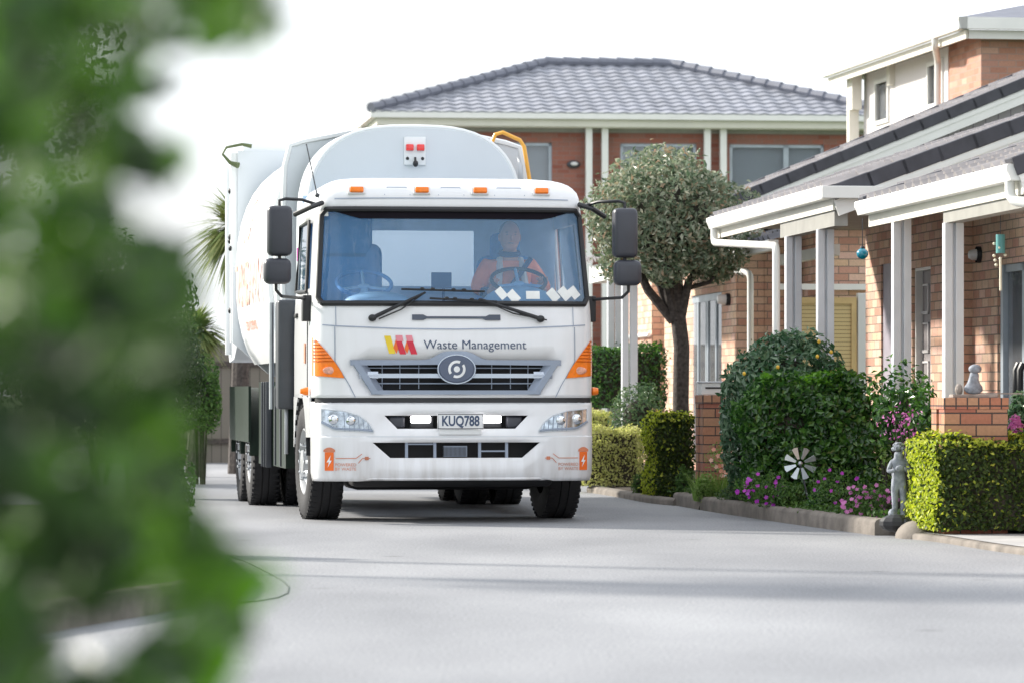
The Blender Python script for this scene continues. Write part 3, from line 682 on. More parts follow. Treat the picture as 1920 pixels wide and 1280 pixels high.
# mirrors
for s_ in (-1, 1):
    x = s_*1.49 if s_ < 0 else 1.44; y = .02
    mi_ = T('wing_mirror', MB().box(x-.105, x+.105, y-.07, y+.08, 2.235, 2.655, .045), M_['mirror'])
    T('wide_mirror', MB().box(x-.115-(.02 if s_ < 0 else -.02), x+.115-(.02 if s_ < 0 else -.02), y-.09, y+.08, 2.0, 2.215, .05), M_['mirror'], mi_)
    T('mirror_face', MB().box(x-.09, x+.09, y+.082, y+.086, 2.26, 2.63), M_['chrome'], mi_, smooth=False)
    arm = MB(); arm2 = MB()
    arm.tube([(x, y, 2.64),(x, y+.01, 2.70),(x-s_*.05, y+.02, 2.715),(x-s_*.20, y+.15, 2.715),(s_*1.12, .40, 2.68)], .014)
    arm.tube([(x, y, 2.24),(x, y, 2.2)], .016); arm2.tube([(x+s_*.03, y, 2.02),(x+s_*.03, y, 1.95),(x-s_*.02, y+.03, 1.90),(s_*1.20, .50, 1.89)], .014)
    arm2.box(s_*1.22-.04, s_*1.22+.04, .42, .56, 1.70, 1.92, .01)
    arm3 = MB().tube([(s_*1.10,.36,2.70),(s_*1.20,.25,2.66),(s_*1.33,.40,2.60)], .022)
    T('mirror_arm', arm, M_['black'], mi_); T('lower_arm', arm2, M_['black'], mi_); T('arm_brace', arm3, M_['black'], mi_)
# wipers
for p0, p1, b0, b1, sg in (((700,597),(800,549),(755,543),(912,547),1), ((1017,598),(905,562),(808,560),(935,566),-1)):
    S = lambda p, o_3: surf(X(p[0]), Z(p[1]), o_3)
    wp = MB(); wp.tube([S(p0,.03), S(((p0[0]+p1[0])/2,(p0[1]+p1[1])/2), .05), S(p1,.055)], [.018,.014,.009], 8)
    q0 = (p0[0]+12, p0[1]+2); wp.tube([S(q0,.03), S(((p0[0]+p1[0])/2+4,(p0[1]+p1[1])/2+8), .04), S(p1,.05)], .006, 6)
    wp.ell(S(p0,.03), (.035,.03,.03)); o = T('wiper', wp, M_['black'])
    bl = MB(); bl.tube([S((b0[0]+(b1[0]-b0[0])*k/8, b0[1]+(b1[1]-b0[1])*k/8), .045) for k in range(9)], .009, 6)
    for k in (2, 3, 5, 6): bl.ell(S((b0[0]+(b1[0]-b0[0])*k/8, b0[1]+(b1[1]-b0[1])*k/8-2), .05), (.02,.012,.012), 8, 6)
    T('wiper_blade', bl, M_['black'], o)
# antennae
an = MB(); an.tube([(-1.13,.5,2.77),(-1.20,.75,3.22)], .006, 5); an.ell((-1.13,.5,2.77), (.02,.02,.02), 8, 6); T('antenna', an, M_['dkgrey'])
# interior
db = MB(); db.box(-1.08, 1.08, .42, .80, 1.12, 1.84, .06); T('dashboard', db, M_['dash'])
dk = MB(); dk.ell((-.60,.62,1.86), (.30,.2,.10)); dk.ell((.62,.60,1.86), (.32,.2,.15)); T('instrument_cowl', dk, M_['dash'])
for s_, xc in ((-1,-.72),(1,.62)):
    seat = T('seat', MB().box(xc-.26, xc+.26, .95, 1.5, 1.38, 1.56, .06), M_['seat'])
    T('seat_back', MB().box(xc-(.36 if s_ < 0 else .25), xc+.25, 1.38, 1.58, 1.45, 2.40 if s_ < 0 else 2.30, .09), M_['seat'], seat)
    T('headrest', MB().box(xc-(.36 if s_ < 0 else .13), xc+.16 if s_ < 0 else xc+.13, 1.38, 1.58, 2.22, 2.66 if s_ < 0 else 2.50, .06), M_['seat'], seat)
    st = T('steering_wheel', MB().torus((xc+.02,.78,2.06 if s_ > 0 else 2.03), .235, .017, Matrix.Rotation(R(28), 4, 'X'), 36, 8), M_['black'] if s_ > 0 else M_['seat'])
    sp = MB(); zc = 2.06 if s_ > 0 else 2.03
    for a in (90, 210, 330): sp.tube([(xc+.02,.80,zc-.03),(xc+.02+.23*math.cos(R(a)), .78+.23*math.sin(R(a))*math.cos(R(28)), zc+.23*math.sin(R(a))*math.sin(R(28)))], .014, 6)
    sp.tube([(xc+.02,.80,zc-.02),(xc+.02,.70,1.80)], .035, 10); sp.ell((xc+.02,.80,zc-.03), (.06,.05,.03))
    T('wheel_spokes', sp, M_['dash'], st)
sc1 = T('dash_screen', MB().box(-.155, .02, .48, .50, 1.985, 2.12, .008), M_['navycloth']); T('screen_stand', MB().tube([(-.05,.49,1.99),(-.05,.49,1.84)], .012, 6), M_['navycloth'], sc1)
# permits stuck low on the windscreen
for k, (px, py, ang_, w_, h_) in enumerate([(945,550,50,22,15),(968,556,48,24,17),(1005,553,0,26,15),(1044,553,50,24,17),(1066,550,50,25,17),(1085,548,52,23,16)]):
    q = MB(); c = []
    for dx, dy in ((-1,-1),(1,-1),(1,1),(-1,1)):
        a_ = R(ang_); ux = dx*w_/2*math.cos(a_)-dy*h_/2*math.sin(a_); uy = dx*w_/2*math.sin(a_)+dy*h_/2*math.cos(a_)
        c.append(surf(X(px+ux), Z(py+uy), -.006))
    q.add(c, [(0,1,2,3)]); T('permit', q, M_['paper'], smooth=False)
q = MB(); patch(q, X(612), X(624), Z(405), Z(393), -.006, 2, 2); T('permit', q, M_['paper'], smooth=False)
# --- driver
drv = thing('person', 'driver in an orange hi-vis shirt with silver stripes holding the steering wheel', 'driver', truck.matrix_basis @ Vector((0,0,0)), 0)
drv.location = truck.location; drv.rotation_euler = truck.rotation_euler
def skin_obj(name, pts, edges, m, parent, sub=2, root=0):
    me = bpy.data.meshes.new(name); me.from_pydata([p[:3] for p in pts], edges, []); me.materials.append(m)
    o = bpy.data.objects.new(name, me); sc.collection.objects.link(o); o.parent = parent
    md = o.modifiers.new('skin', 'SKIN'); md.use_smooth_shade = True
    for i, p in enumerate(pts):
        r = p[3] if isinstance(p[3], tuple) else (p[3], p[3]); me.skin_vertices[0].data[i].radius = r; me.skin_vertices[0].data[i].use_root = (i == root)
    sb = o.modifiers.new('sub', 'SUBSURF'); sb.levels = sub; sb.render_levels = sub
    return o
dx = .62; yb_ = 1.28
body = [(dx,yb_,1.62,.15),(dx,yb_-.02,1.85,.15),(dx,yb_-.04,2.08,.165),(dx,yb_-.08,2.24,.11),(dx,yb_-.11,2.33,.058),(dx,yb_-.13,2.42,.06),
        (dx-.19,yb_-.06,2.20,.07),(dx-.28,yb_-.12,1.98,.052),(dx-.20,.96,1.96,.036),(dx-.17,.88,2.02,.03),
        (dx+.19,yb_-.06,2.20,.07),(dx+.29,yb_-.12,1.98,.052),(dx+.25,.98,2.0,.036),(dx+.225,.90,2.05,.03),
        (dx-.12,yb_-.1,1.58,.10),(dx-.15,.86,1.55,.07),(dx-.15,.80,1.2,.05),(dx+.12,yb_-.1,1.58,.10),(dx+.15,.86,1.55,.07),(dx+.15,.80,1.2,.05)]
bed = [(0,1),(1,2),(2,3),(3,4),(4,5),(2,6),(6,7),(7,8),(8,9),(2,10),(10,11),(11,12),(12,13),(0,14),(14,15),(15,16),(0,17),(17,18),(18,19)]
skin_obj('body', body, bed, M_['skin'], drv)
shirt = [(dx,yb_,1.60,.18),(dx,yb_-.02,1.85,.18),(dx,yb_-.04,2.07,.19),(dx,yb_-.07,2.22,.14),(dx-.20,yb_-.06,2.19,.092),(dx-.29,yb_-.12,2.0,.075),(dx-.25,1.06,1.97,.06),
         (dx+.20,yb_-.06,2.19,.092),(dx+.30,yb_-.12,2.0,.075),(dx+.28,1.06,2.0,.06)]
skin_obj('shirt', shirt, [(0,1),(1,2),(2,3),(2,4),(4,5),(5,6),(2,7),(7,8),(8,9)], M_['hivis'], drv)
skin_obj('cuff', [(dx-.255,1.07,1.97,.064),(dx-.20,.95,1.96,.045)], [(0,1)], M_['navycloth'], drv, 1)
skin_obj('trousers', [(dx,yb_,1.56,.17),(dx-.12,yb_-.1,1.56,.12),(dx-.15,.86,1.54,.09),(dx-.15,.80,1.2,.07),(dx+.12,yb_-.1,1.56,.12),(dx+.15,.86,1.54,.09),(dx+.15,.80,1.2,.07)], [(0,1),(1,2),(2,3),(0,4),(4,5),(5,6)], M_['navycloth'], drv, 1)
tp = MB()
for s_ in (-1, 1):
    tp.tube([(dx+s_*.115, yb_-.22, 1.68),(dx+s_*.115, yb_-.245, 1.85),(dx+s_*.115, yb_-.24, 2.05),(dx+s_*.10, yb_-.20, 2.17),(dx+s_*.09, yb_-.12, 2.26)], .03, 8)
o = obj('reflective_stripe', tp, M_['silver'], drv, True)
obj('collar', MB().torus((dx,yb_-.09,2.31), .075, .026, Matrix.Rotation(R(12), 4, 'X')), M_['navycloth'], drv, True)
obj('seat_belt', MB().tube([(dx+.17,yb_-.20,2.26),(dx+.05,yb_-.27,2.10),(dx-.10,yb_-.27,1.9),(dx-.20,yb_-.2,1.72)], .026, 6), M_['navycloth'], drv, True)
hc = Vector((dx-.01, yb_-.18, 2.455)); Rh = Matrix.Rotation(R(14), 3, 'X')
hd = MB(); hd.ell(hc, (.090,.102,.132), 24, 16, Rh)
hd.ell(hc+Vector((0,-.02,-.075)), (.066,.075,.06), 16, 10); hd.ell(hc+Vector((0,-.10,-.012)), (.014,.02,.028), 10, 8)
for s_ in (-1, 1): hd.ell(hc+Vector((s_*.09,.01,-.01)), (.012,.022,.034), 8, 8)
head = obj('head', hd, M_['skin'], drv, True)
ey = MB(); 
for s_ in (-1, 1): ey.ell(hc+Vector((s_*.03,-.088,.012)), (.016,.010,.009), 8, 6)
ey.ell(hc+Vector((0,-.088,-.062)), (.028,.008,.007), 10, 6)
for s_ in (-1, 1): ey.ell(hc+Vector((s_*.03,-.09,.032)), (.022,.008,.006), 8, 6)
obj('facial_features', ey, M_['hair'], head, True)
hr = MB(); hr.ell(hc+Vector((0,.018,.035)), (.093,.096,.102), 20, 12); obj('hair', hr, M_['hair'], head, True)
for s_ in (-1, 1):
    c = Vector((dx+.02+s_*.215, .84, 2.055)) if s_ < 0 else Vector((dx+.245, .86, 2.07))
    hm = MB(); hm.ell(c+Vector((0,.03,.0)), (.035,.05,.022), 12, 8)
    hand = obj('hand', hm, M_['skin'], drv, True)
    for k in range(4):
        b0 = c+Vector((-s_*.0+(-.03+.02*k)*1.0, -.005, .012)); ln = (.032,.038,.036,.028)[k]
        fg = MB().tube([b0, b0+Vector((0,-ln,.008)), b0+Vector((0,-ln-.012,-.018)), b0+Vector((0,-ln+.008,-.036))], [.010,.0095,.009,.0075], 7)
        obj('finger', fg, M_['skin'], hand, True)
    th = MB().tube([c+Vector((-s_*.03,.03,0)), c+Vector((-s_*.05,.0,.012)), c+Vector((-s_*.045,-.03,.005))], [.012,.011,.009], 7); obj('thumb', th, M_['skin'], hand, True)
# --- wheels
def wheel(x, y, r, wdt, side, steer=0, front=False, rimdeep=.1):
    Mx = Matrix.Translation((x, y, r)) @ Matrix.Rotation(steer, 4, 'Z')
    if side > 0: Mx = Mx @ Matrix.Rotation(math.pi, 4, 'Z')
    h = wdt/2       # outer side is local -x
    ty = MB(); ty.lathe([(r*.56,-h*.8),(r*.62,-h*.95),(r*.80,-h),(r*.93,-h*.93),(r*.985,-h*.80),(r,-h*.6),(r,-h*.28),(r*.975,-h*.25),(r*.975,-h*.20),(r,-h*.17),(r,h*.17),(r*.975,h*.2),(r*.975,h*.25),(r,h*.28),(r,h*.6),(r*.985,h*.8),(r*.9,h*.95),(r*.7,h),(r*.56,h*.8)], Mx, 48)
    for k in range(48):       # shoulder blocks
        a = 2*math.pi*k/48
        for s2 in (-1, 1): ty.box(s2*h*.72-.03, s2*h*.72+.03, -.012, .012, r*.965, r*1.006, 0, Mx @ Matrix.Rotation(a, 4, 'X'))
    w_ = T('wheel', ty, M_['rubber'])
    o1 = -h*.8
    rm = MB(); rm.lathe([(r*.58,o1-.01),(r*.56,o1-.015),(r*.53,o1),(r*.50,o1+rimdeep*.6),(r*.38,o1+rimdeep),(r*.30,o1+rimdeep*.6),(r*.22,o1+rimdeep*.3),(r*.2,o1-.03 if front else o1+.02),(.0,o1-.045 if front else o1)], Mx, 32)
    T('rim', rm, M_['rim'], w_)
    nt_ = MB().lathe([(r*.31+.03,o1+rimdeep*.35),(r*.31-.03,o1+rimdeep*.35)], Mx, 20)
    for k in range(10):
        a = 2*math.pi*k/10; nt_.lathe([(.02,o1+rimdeep*.4),(.017,o1-.035),(.0,o1-.04)], Mx @ Matrix.Translation((0, r*.31*math.cos(a), r*.31*math.sin(a))), 6)
    T('wheel_nut', nt_, M_['chrome'], w_)
    return w_
for s_ in (-1, 1):
    wheel(s_*1.035, 1.3, .50, .315, s_, R(3), True, .05)
    for y in (5.55, 6.88):
        wheel(s_*1.20, y, .50, .28, s_, 0, False, .14); wheel(s_*.86, y, .50, .28, s_, 0, False, .14)
cs = MB()
for s_ in (-1, 1): cs.box(s_*.42-.04, s_*.42+.04, .5, 9.0, .72, 1.0)
cs.box(-.55,.55,.35,1.9,.50,.95,.06); cs.tube([(-1.0,1.3,.5),(1.0,1.3,.5)], .07); cs.box(-.86,.86,.25,.6,.30,.6,.05); cs.box(-.80,.80,.9,1.7,.26,.5,.06)
cs.tube([(-.2,1.5,.42),(-.15,3.5,.5),(-.1,5.5,.5)], .06); cs.ell((0,5.55,.5), (.25,.25,.22)); cs.ell((0,6.88,.5), (.25,.25,.22)); cs.box(-1.0,1.0,5.47,5.63,.43,.57); cs.box(-1.0,1.0,6.8,6.96,.43,.57)
T('chassis', cs, M_['chassis'])
for s_ in (-1, 1):
    # rear mudguards, ribbed side locker, fuel tank and front step box
    for y in (5.55, 6.88):
        a = [(y+.62*math.cos(t_), .55+.60*math.sin(t_)) for t_ in np.linspace(-.1, math.pi+.1, 20)]; b2 = [(y+.59*math.cos(t_), .55+.57*math.sin(t_)) for t_ in np.linspace(math.pi+.1, -.1, 20)]
        T('mudguard', MB().prism(a+b2, s_*.62, s_*1.37, ax='x'), M_['green'])
    T('mud_flap', MB().box(s_*.95-.28, s_*.95+.28, 6.20, 6.22, .2, .9), M_['rubber'], smooth=False)
    T('side_skirt', MB().prism([(4.9,.62),(7.5,.62),(7.5,1.16),(4.9,1.16)], s_*1.36, s_*1.385, ax='x'), M_['green'], smooth=False)
    T('side_locker', MB().prism([(3.75,.42),(4.85,.42),(4.85,1.20),(3.9,1.20),(3.75,1.08)], s_*.62, s_*1.29, ax='x'), M_['green'], smooth=False)
    for y in (3.74, 4.02, 4.30): T('locker_rib', MB().box(s_*1.29-.02, s_*1.29+.035, y, y+.025, .40, 1.20, .006), M_['dkgrey'])
    T('step_box', MB().prism([(2.25,.42),(3.6,.42),(3.6,1.16),(2.5,1.16),(2.25,1.0)], s_*.7, s_*1.25, ax='x'), M_['green'], smooth=False)
    T('step_edge', MB().box(s_*1.25-.01, s_*1.25+.02, 2.22, 2.26, .55, 1.0, .004), M_['steel'])
    for y in (2.7, 3.3): T('fuel_strap', MB().box(s_*1.255-.01, s_*1.255+.015, y, y+.05, .43, 1.14, .004), M_['dkgrey'])
T('intake_stack', MB().box(-1.34, -1.16, 2.03, 2.30, .95, 1.92, .03), M_['dkgrey'])
T('stack_rail', MB().tube([(-1.37,2.34,.95),(-1.37,2.34,1.9)], .022), M_['steel'])
T('exhaust_stack', MB().tube([(-.82,2.25,1.0),(-.82,2.25,2.2)], .09, 16), M_['dkgrey'])
# --- compactor body
def arch(w, zb, zt, sh, n_=28, p=2.5):   # flat-sided arch outline, left to right
    pts = [(-w, zb)]
    for i in range(n_+1):
        t_ = math.pi-math.pi*i/n_; c, s2 = math.cos(t_), math.sin(t_)
        pts.append((w*math.copysign(abs(c)**(2/p), c), sh+(zt-sh)*abs(s2)**(2/p)))
    pts.append((w, zb)); return pts
def loft(mb, secs, cap0=True, cap1=True):
    rows_ = [[(x, y, z) for x, z in s2] for y, s2 in secs]; n_ = len(rows_[0]); mb.grid(rows_)
    if cap0: mb.add(rows_[0], [tuple(range(n_))])
    if cap1: mb.add(rows_[-1], [tuple(range(n_))])
    return mb
dome = MB(); loft(dome, [(3.00, arch(.97,1.15,3.52,2.6,p=2.9)), (3.04, arch(1.0,1.15,3.55,2.6,p=2.9)), (3.55, arch(1.04,1.15,3.56,2.6,p=2.9))], True, False)
T('body_dome', dome, M_['bodygrey'])
T('dome_rim', MB().tube([(x, 3.02, z) for x, z in arch(.985,1.3,3.535,2.6,p=2.9)], .022, 8), M_['bodywhite'])
sh_ = MB(); sho = [(-1.10,1.15),(-1.14,1.6),(-1.15,2.6),(-1.13,3.2),(-1.08,3.40),(-.95,3.44),(-.5,3.53),(0,3.56),(.5,3.53),(.95,3.44),(1.08,3.40),(1.13,3.2),(1.15,2.6),(1.14,1.6),(1.10,1.15)]
loft(sh_, [(3.75, sho), (4.0, sho)], True, True); T('body_shoulder', sh_, M_['bodygrey'], smooth=False)
T('shoulder_flange', MB().tube([(x*1.0, 3.76, z) for x, z in sho], .03, 6), M_['bodywhite'])
def barrel(w, zt, n_=30):
    pts = []
    for i in range(n_+1):
        t_ = math.pi*1.22-(math.pi*1.44)*i/n_; c, s2 = math.cos(t_), math.sin(t_)
        pts.append((w*math.copysign(abs(c)**.62, c), 2.28+(zt-2.28)*math.copysign(abs(s2)**.80, s2)))
    return pts
br2 = MB(); loft(br2, [(4.05, barrel(1.17,3.50)), (4.3, barrel(1.24,3.54)), (5.0, barrel(1.29,3.56)), (7.9, barrel(1.29,3.56)), (8.05, barrel(1.25,3.52))])
T('body_barrel', br2, M_['bodywhite'])
for y in (4.12, 7.95): T('body_rib', MB().tube([(x*1.012, y, z) for x, z in barrel(1.23, 3.53)], .035, 6), M_['bodywhite'])
def side(x, z):   # lettering laid on the left flank: x runs forward
    best = None; zz = 2.28+z
    s2 = min(1, abs(zz-2.28)/1.28)**(1/.80); c = math.sqrt(max(0, 1-s2*s2))**.62
    return Vector((-1.29*c-.006, 6.3-x, zz))
textmesh('body_lettering', 'WASTE\nMANAGEMENT', .64, mat('faded orange lettering', (.72,.40,.32), .6, var=.3), lambda x, z: side(-x, z+.2), truck, sx=.75)
textmesh('body_slogan', 'powered by waste', .20, M_['orangelet'], lambda x, z: side(-x, z-.50), truck, sx=.9)
tg = MB(); tg.prism([(8.1,1.62),(8.6,1.45),(9.3,1.42),(9.75,1.7),(9.75,2.9),(9.35,3.62),(8.1,3.62)], -1.26, 1.26, ax='x')
T('tailgate', tg, M_['bodygrey'], smooth=False)
tf = MB(); tf.box(-1.33,-1.26,8.12,8.24,1.62,3.60); tf.box(-1.32,-1.26,9.0,9.10,1.5,3.5); tf.box(-1.2,1.2,8.15,8.25,3.62,3.70); tf.tube([(-1.2,8.2,3.70),(1.2,8.2,3.70)], .03)
T('body_underside', MB().prism([(-1.32,1.62),(-1.32,2.4),(-.5,2.4),(-.5,1.1),(-.95,1.30)], 8.0, 8.09), M_['bodygrey'], smooth=False)
T('tailgate_frame', tf, M_['bodywhite'], smooth=False)
hz_ = MB(); hz_.tube([(-1.12,8.0,3.66),(-1.22,8.0,3.68),(-1.38,8.05,3.65),(-1.42,8.05,3.58),(-1.34,8.05,3.49),(-1.26,8.0,3.46)], [.022,.016,.014,.014,.02,.035], 8)
T('work_lamp', hz_, mat('olive hose', (.10,.13,.05), .5))
bl_ = MB()
for z, dy in ((3.2,0),(2.72,0),(2.68,.05),(2.60,-.05),(1.95,0)): bl_.ell((-1.335,8.18+dy,z), (.02,.03,.03), 8, 6)
T('tailgate_bolt', bl_, M_['black'])
T('tailgate_panel', MB().box(-1.338,-1.330,8.14,8.22,2.75,3.05), M_['plate'], smooth=False)
T('magenta_sticker', MB().box(-1.12,-1.02,2.56,2.58,2.28,2.40), M_['magenta'], smooth=False)
# lamp unit and grab rail on the dome
lu = MB(); lu.box(-.10,.10,2.975,3.000,3.18,3.44,.006); lp = T('lamp_board', lu, M_['bodywhite'])
for s_ in (-1, 1): T('red_lamp', MB().box(s_*.05-.035, s_*.05+.035, 2.940,2.980,3.31,3.37,.008), M_['redlamp'], lp)
cm = MB(); cm.ell((0,2.930,3.19), (.025,.04,.03)); cm.tube([(0,2.960,3.25),(0,2.940,3.2)], .01, 6); cm.ell((-.07,2.970,3.24),(.015,.01,.015)); cm.ell((.07,2.970,3.24),(.015,.01,.015)); T('camera', cm, M_['black'], lp)
T('grab_rail', MB().tube([(.76,3.3,3.42),(.79,3.3,3.49),(.86,3.3,3.51),(1.02,3.3,3.44),(1.06,3.3,3.38),(1.14,3.3,2.9),(1.14,3.3,2.6)], .019, 8), M_['handrail'])
T('dome_flank', MB().add([(1.0,3.06,3.2),(1.06,3.06,2.6),(1.06,3.5,2.6),(1.02,3.5,3.3)], [(0,1,2,3)]), M_['bodywhite'], smooth=False)

# ------------------------------------------------------------------ terrace houses (frame turned 6.2 degrees)
TH = R(6.2); cT, sT = math.cos(TH), math.sin(TH)
def UV(u, v, z=0): return Vector((u*cT-v*sT, u*sT+v*cT, z))
def pu(px, u):      # v on the line u=const seen at picture column px
    d = F*(u/cT)/(px-(960-F*math.tan(TH))); return (d-u*sT)/cT
GRZ = .12
def house(name, label, u0, v0, cat='house', group=None):
    o = thing(name, label, cat, UV(u0, v0, 0), TH, group); o['u0'] = u0; o['v0'] = v0; return o
def H(h, name, mb, m, parent=None, smooth=False, label=None):
    return obj(name, mb, m, parent or h, smooth, shift=(h['u0'], h['v0'], 0), label=label)
def gutter(mb, u, v0, v1, z0, z1, w=.115):     # ogee-ish gutter running along v, fascia behind
    prof = [(u+w, z1), (u+.008, z1), (u, z1-.01), (u, z1-.045), (u+.02, z0+.03), (u+.03, z0), (u+w, z0)]
    mb.prism([(a, b_) for a, b_ in prof], v0, v1)
    return mb
def tiles(mb, u0, z0, v0, v1, ulen, pitch, tw=.30, ch=.34, amp=.030, clip=None):
    c, s2 = math.cos(pitch), math.sin(pitch); nr = int(ulen/c/ch)+1
    for r_ in range(nr):
        a0 = r_*ch; a1 = min((r_+1)*ch+.04, ulen/c)
        if a1 <= a0: continue
        b0, b1 = (v0, v1) if not clip else clip(a0)
        if b1-b0 < .1: continue
        nn = max(2, int((b1-b0)/tw*6)); rows_ = []
        for (a, h_) in ((a0, .0), (a0, .034), (a1, .006)):
            row = []
            for i in range(nn+1):
                v = b0+(b1-b0)*i/nn; ph = (v/tw) % 1.0; wv = amp*(math.cos(2*math.pi*ph)+.35*math.cos(4*math.pi*ph))
                hh = h_+wv; row.append((u0+a*c-hh*s2, v, z0+a*s2+hh*c))
            rows_.append(row)
        mb.grid(rows_)
    return mb
def verge(mb, u0, z0, v, ulen, pitch, ch=.34, wd_=.20, hgt=.125):
    c, s2 = math.cos(pitch), math.sin(pitch); nr = int(ulen/c/ch)+1
    for r_ in range(nr):
        a = r_*ch; p = Matrix.Translation((u0+a*c, v, z0+a*s2)) @ Matrix.Rotation(-pitch-R(.7), 4, 'Y')
        mb.box(-.01, ch+.02, -.0, wd_, .03, .065, .008, p); mb.box(-.01, ch+.03, -.03, .0, -hgt+.055, .062, .006, p)
    return mb
def barge(mb, u0, z0, v, ulen, pitch, hgt=.16, th=.03):
    c, s2 = math.cos(pitch), math.sin(pitch); p = Matrix.Translation((u0, v, z0)) @ Matrix.Rotation(-pitch, 4, 'Y')
    mb.box(0, ulen/c, -th, 0, -hgt-.055, -.055, 0, p); mb.box(0, ulen/c, -th-.008, -.0, -hgt*.45-.055, -.055-.03, 0, p); return mb
PIT = R(19.6)
def post(h, u, v, zb, zt_):
    q = MB(); q.box(u-.075, u-.012, v-.05, v+.05, zb, zt_, .004); q.box(u+.012, u+.075, v-.05, v+.05, zb, zt_, .004); q.box(u-.012, u+.012, v-.015, v+.04, zb, zt_)
    q.box(u-.085, u+.085, v-.06, v+.06, zb, zb+.10, .004)
    return H(h, 'post', q, M_['post'])
def downpipe(h, pts, r=.038): return H(h, 'downpipe', MB().tube(pts, r, 12), M_['trim'], smooth=True)
def rnd(pts, rad=.08):
    out = [Vector(pts[0])]
    for a, b_, c in zip(pts, pts[1:], pts[2:]):
        a, b_, c = Vector(a), Vector(b_), Vector(c); p = b_+(a-b_).normalized()*rad; q = b_+(c-b_).normalized()*rad
        for t_ in (0,.33,.66,1): out.append((p*(1-t_)+b_*t_)*(1-t_)+(b_*(1-t_)+q*t_)*t_)
    return out+[Vector(pts[-1])]
def zof(py, v, u):
    d = u*sT+v*cT; return CH+(HY-py)*d/F
# near unit (porch roof at the right edge)
h1 = house('terrace_house', 'nearest brick terrace house at the right edge, with white porch gutter and grey sliding door', 8.3, 30)
F1 = 8.29; VR = pu(1823, F1); F2 = 8.10
EZ = 2.60
w = MB(); w.box(F1, F1+.25, pu(1870, F1), VR, 0, EZ+.2); w.box(F1, F1+.25, 24.5, pu(2000, F1), 0, EZ+.2); w.box(F1, F1+.25, pu(2000, F1), pu(1870, F1), 2.27, EZ+.2)
w.box(F2, F1+.25, VR, pu(1745, F2), 0, EZ+.4); w.box(F2, F2+.25, pu(1745, F2), pu(1710, F2), 2.33, EZ+.4); w.box(F2, F2+.25, pu(1710, F2), pu(1672, F2), 0, EZ+.4)
w.box(F2, F2+.25, pu(1672, F2), pu(1652, F2), 2.42, EZ+.4); w.box(F2, F2+.6, pu(1652, F2), pu(1623, F2), 0, EZ+.4)
H(h1, 'wall', w, M_['brickB'])
sdv0, sdv1 = pu(1998, F1), pu(1872, F1)
sdo = H(h1, 'sliding_door', MB().box(F1+.04, F1+.10, sdv0, sdv1, .2, .26).box(F1+.04, F1+.10, sdv0, sdv1, 2.20, 2.27).box(F1+.02, F1+.10, sdv1-.10, sdv1, .2, 2.27).box(F1+.04, F1+.10, sdv1-.85, sdv1-.75, .2, 2.27).box(F1+.04, F1+.10, sdv1-1.0, sdv1-.92, .2, 2.27), M_['alu'])
H(h1, 'pane', MB().box(F1+.065, F1+.07, sdv0, sdv1, .26, 2.2), M_['wglass'], sdo)
H(h1, 'curtain', MB().box(F1+.16, F1+.17, sdv0, sdv1, .2, 2.25), M_['curtain'], sdo)
H(h1, 'door_handle', MB().tube([(F1+.0, sdv1-.80, 1.02),(F1-.03, sdv1-.80, 1.08),(F1-.03, sdv1-.80, 1.30),(F1, sdv1-.80, 1.36)], .03, 8), M_['black'], sdo, True)
H(h1, 'door_handle', MB().tube([(F1+.0, sdv1-.96, 1.02),(F1-.03, sdv1-.96, 1.08),(F1-.03, sdv1-.96, 1.30),(F1, sdv1-.96, 1.36)], .03, 8), M_['black'], sdo, True)
dv0, dv1 = pu(1745, F2), pu(1710, F2)
dr = H(h1, 'front_door', MB().box(F2+.10, F2+.14, dv0, dv1, .2, 2.33), M_['door'])
pq = MB()
for z0 in (.35, .73, 1.11, 1.49, 1.87):
    for k in range(2):
        a = dv0+.08+k*(dv1-dv0)/2*.98; b2 = a+(dv1-dv0)/2-.12
        pq.box(F2+.085, F2+.10, a, b2, z0, z0+.03); pq.box(F2+.085, F2+.10, a, b2, z0+.28, z0+.30); pq.box(F2+.085, F2+.10, a, a+.03, z0, z0+.3)
H(h1, 'door_moulding', pq, M_['doorlt'], dr)
H(h1, 'door_frame', MB().box(F2+.03, F2+.12, dv0, dv1, 2.30, 2.36).box(F2+.03, F2+.12, dv1-.05, dv1, .2, 2.3), M_['trim'], dr)
H(h1, 'side_door', MB().box(F2+.02, F2+.06, pu(1672, F2), pu(1652, F2), .2, 2.42), M_['lilacdoor'], label='lilac painted side door')
# porch roof 1
gz = 2.60; v0, v1 = 26.66, 32.15; gu = 6.42
H(h1, 'gutter', gutter(MB(), gu, v0, v1, gz, gz+.115), M_['trim'])
H(h1, 'fascia', MB().box(gu+.12, gu+.145, v0+.02, v1-.02, gz-.10, gz+.09), M_['trimc'])
H(h1, 'roof', tiles(MB(), gu+.06, gz+.10, v0, v1, 3.6, R(18.5)), M_['tileL'], smooth=True)
H(h1, 'verge_tile', verge(MB(), gu+.06, gz+.09, v1-.18, 3.6, R(18.5), hgt=.09), M_['tileD'])
H(h1, 'verge_tile', verge(MB(), gu+.06, gz+.10, v0, 3.6, PIT), M_['tileD'])
H(h1, 'barge_board', barge(MB(), gu+.06, gz+.10, v0+.01, 3.6, PIT), M_['trim'])
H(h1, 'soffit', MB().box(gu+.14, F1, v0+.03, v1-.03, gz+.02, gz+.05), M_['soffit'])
p1 = 6.62
vv1, vv2 = pu(1787, p1), pu(1690, p1)
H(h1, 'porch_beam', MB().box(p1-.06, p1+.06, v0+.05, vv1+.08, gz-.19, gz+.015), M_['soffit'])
H(h1, 'porch_beam', MB().box(p1-.04, p1+.04, vv1+.09, v1-.05, gz-.06, gz+.015), M_['trimc'])
post(h1, p1, vv1, .1, gz-.19); post(h1, p1, vv2, .1, gz-.06); 
gv = v0+.15
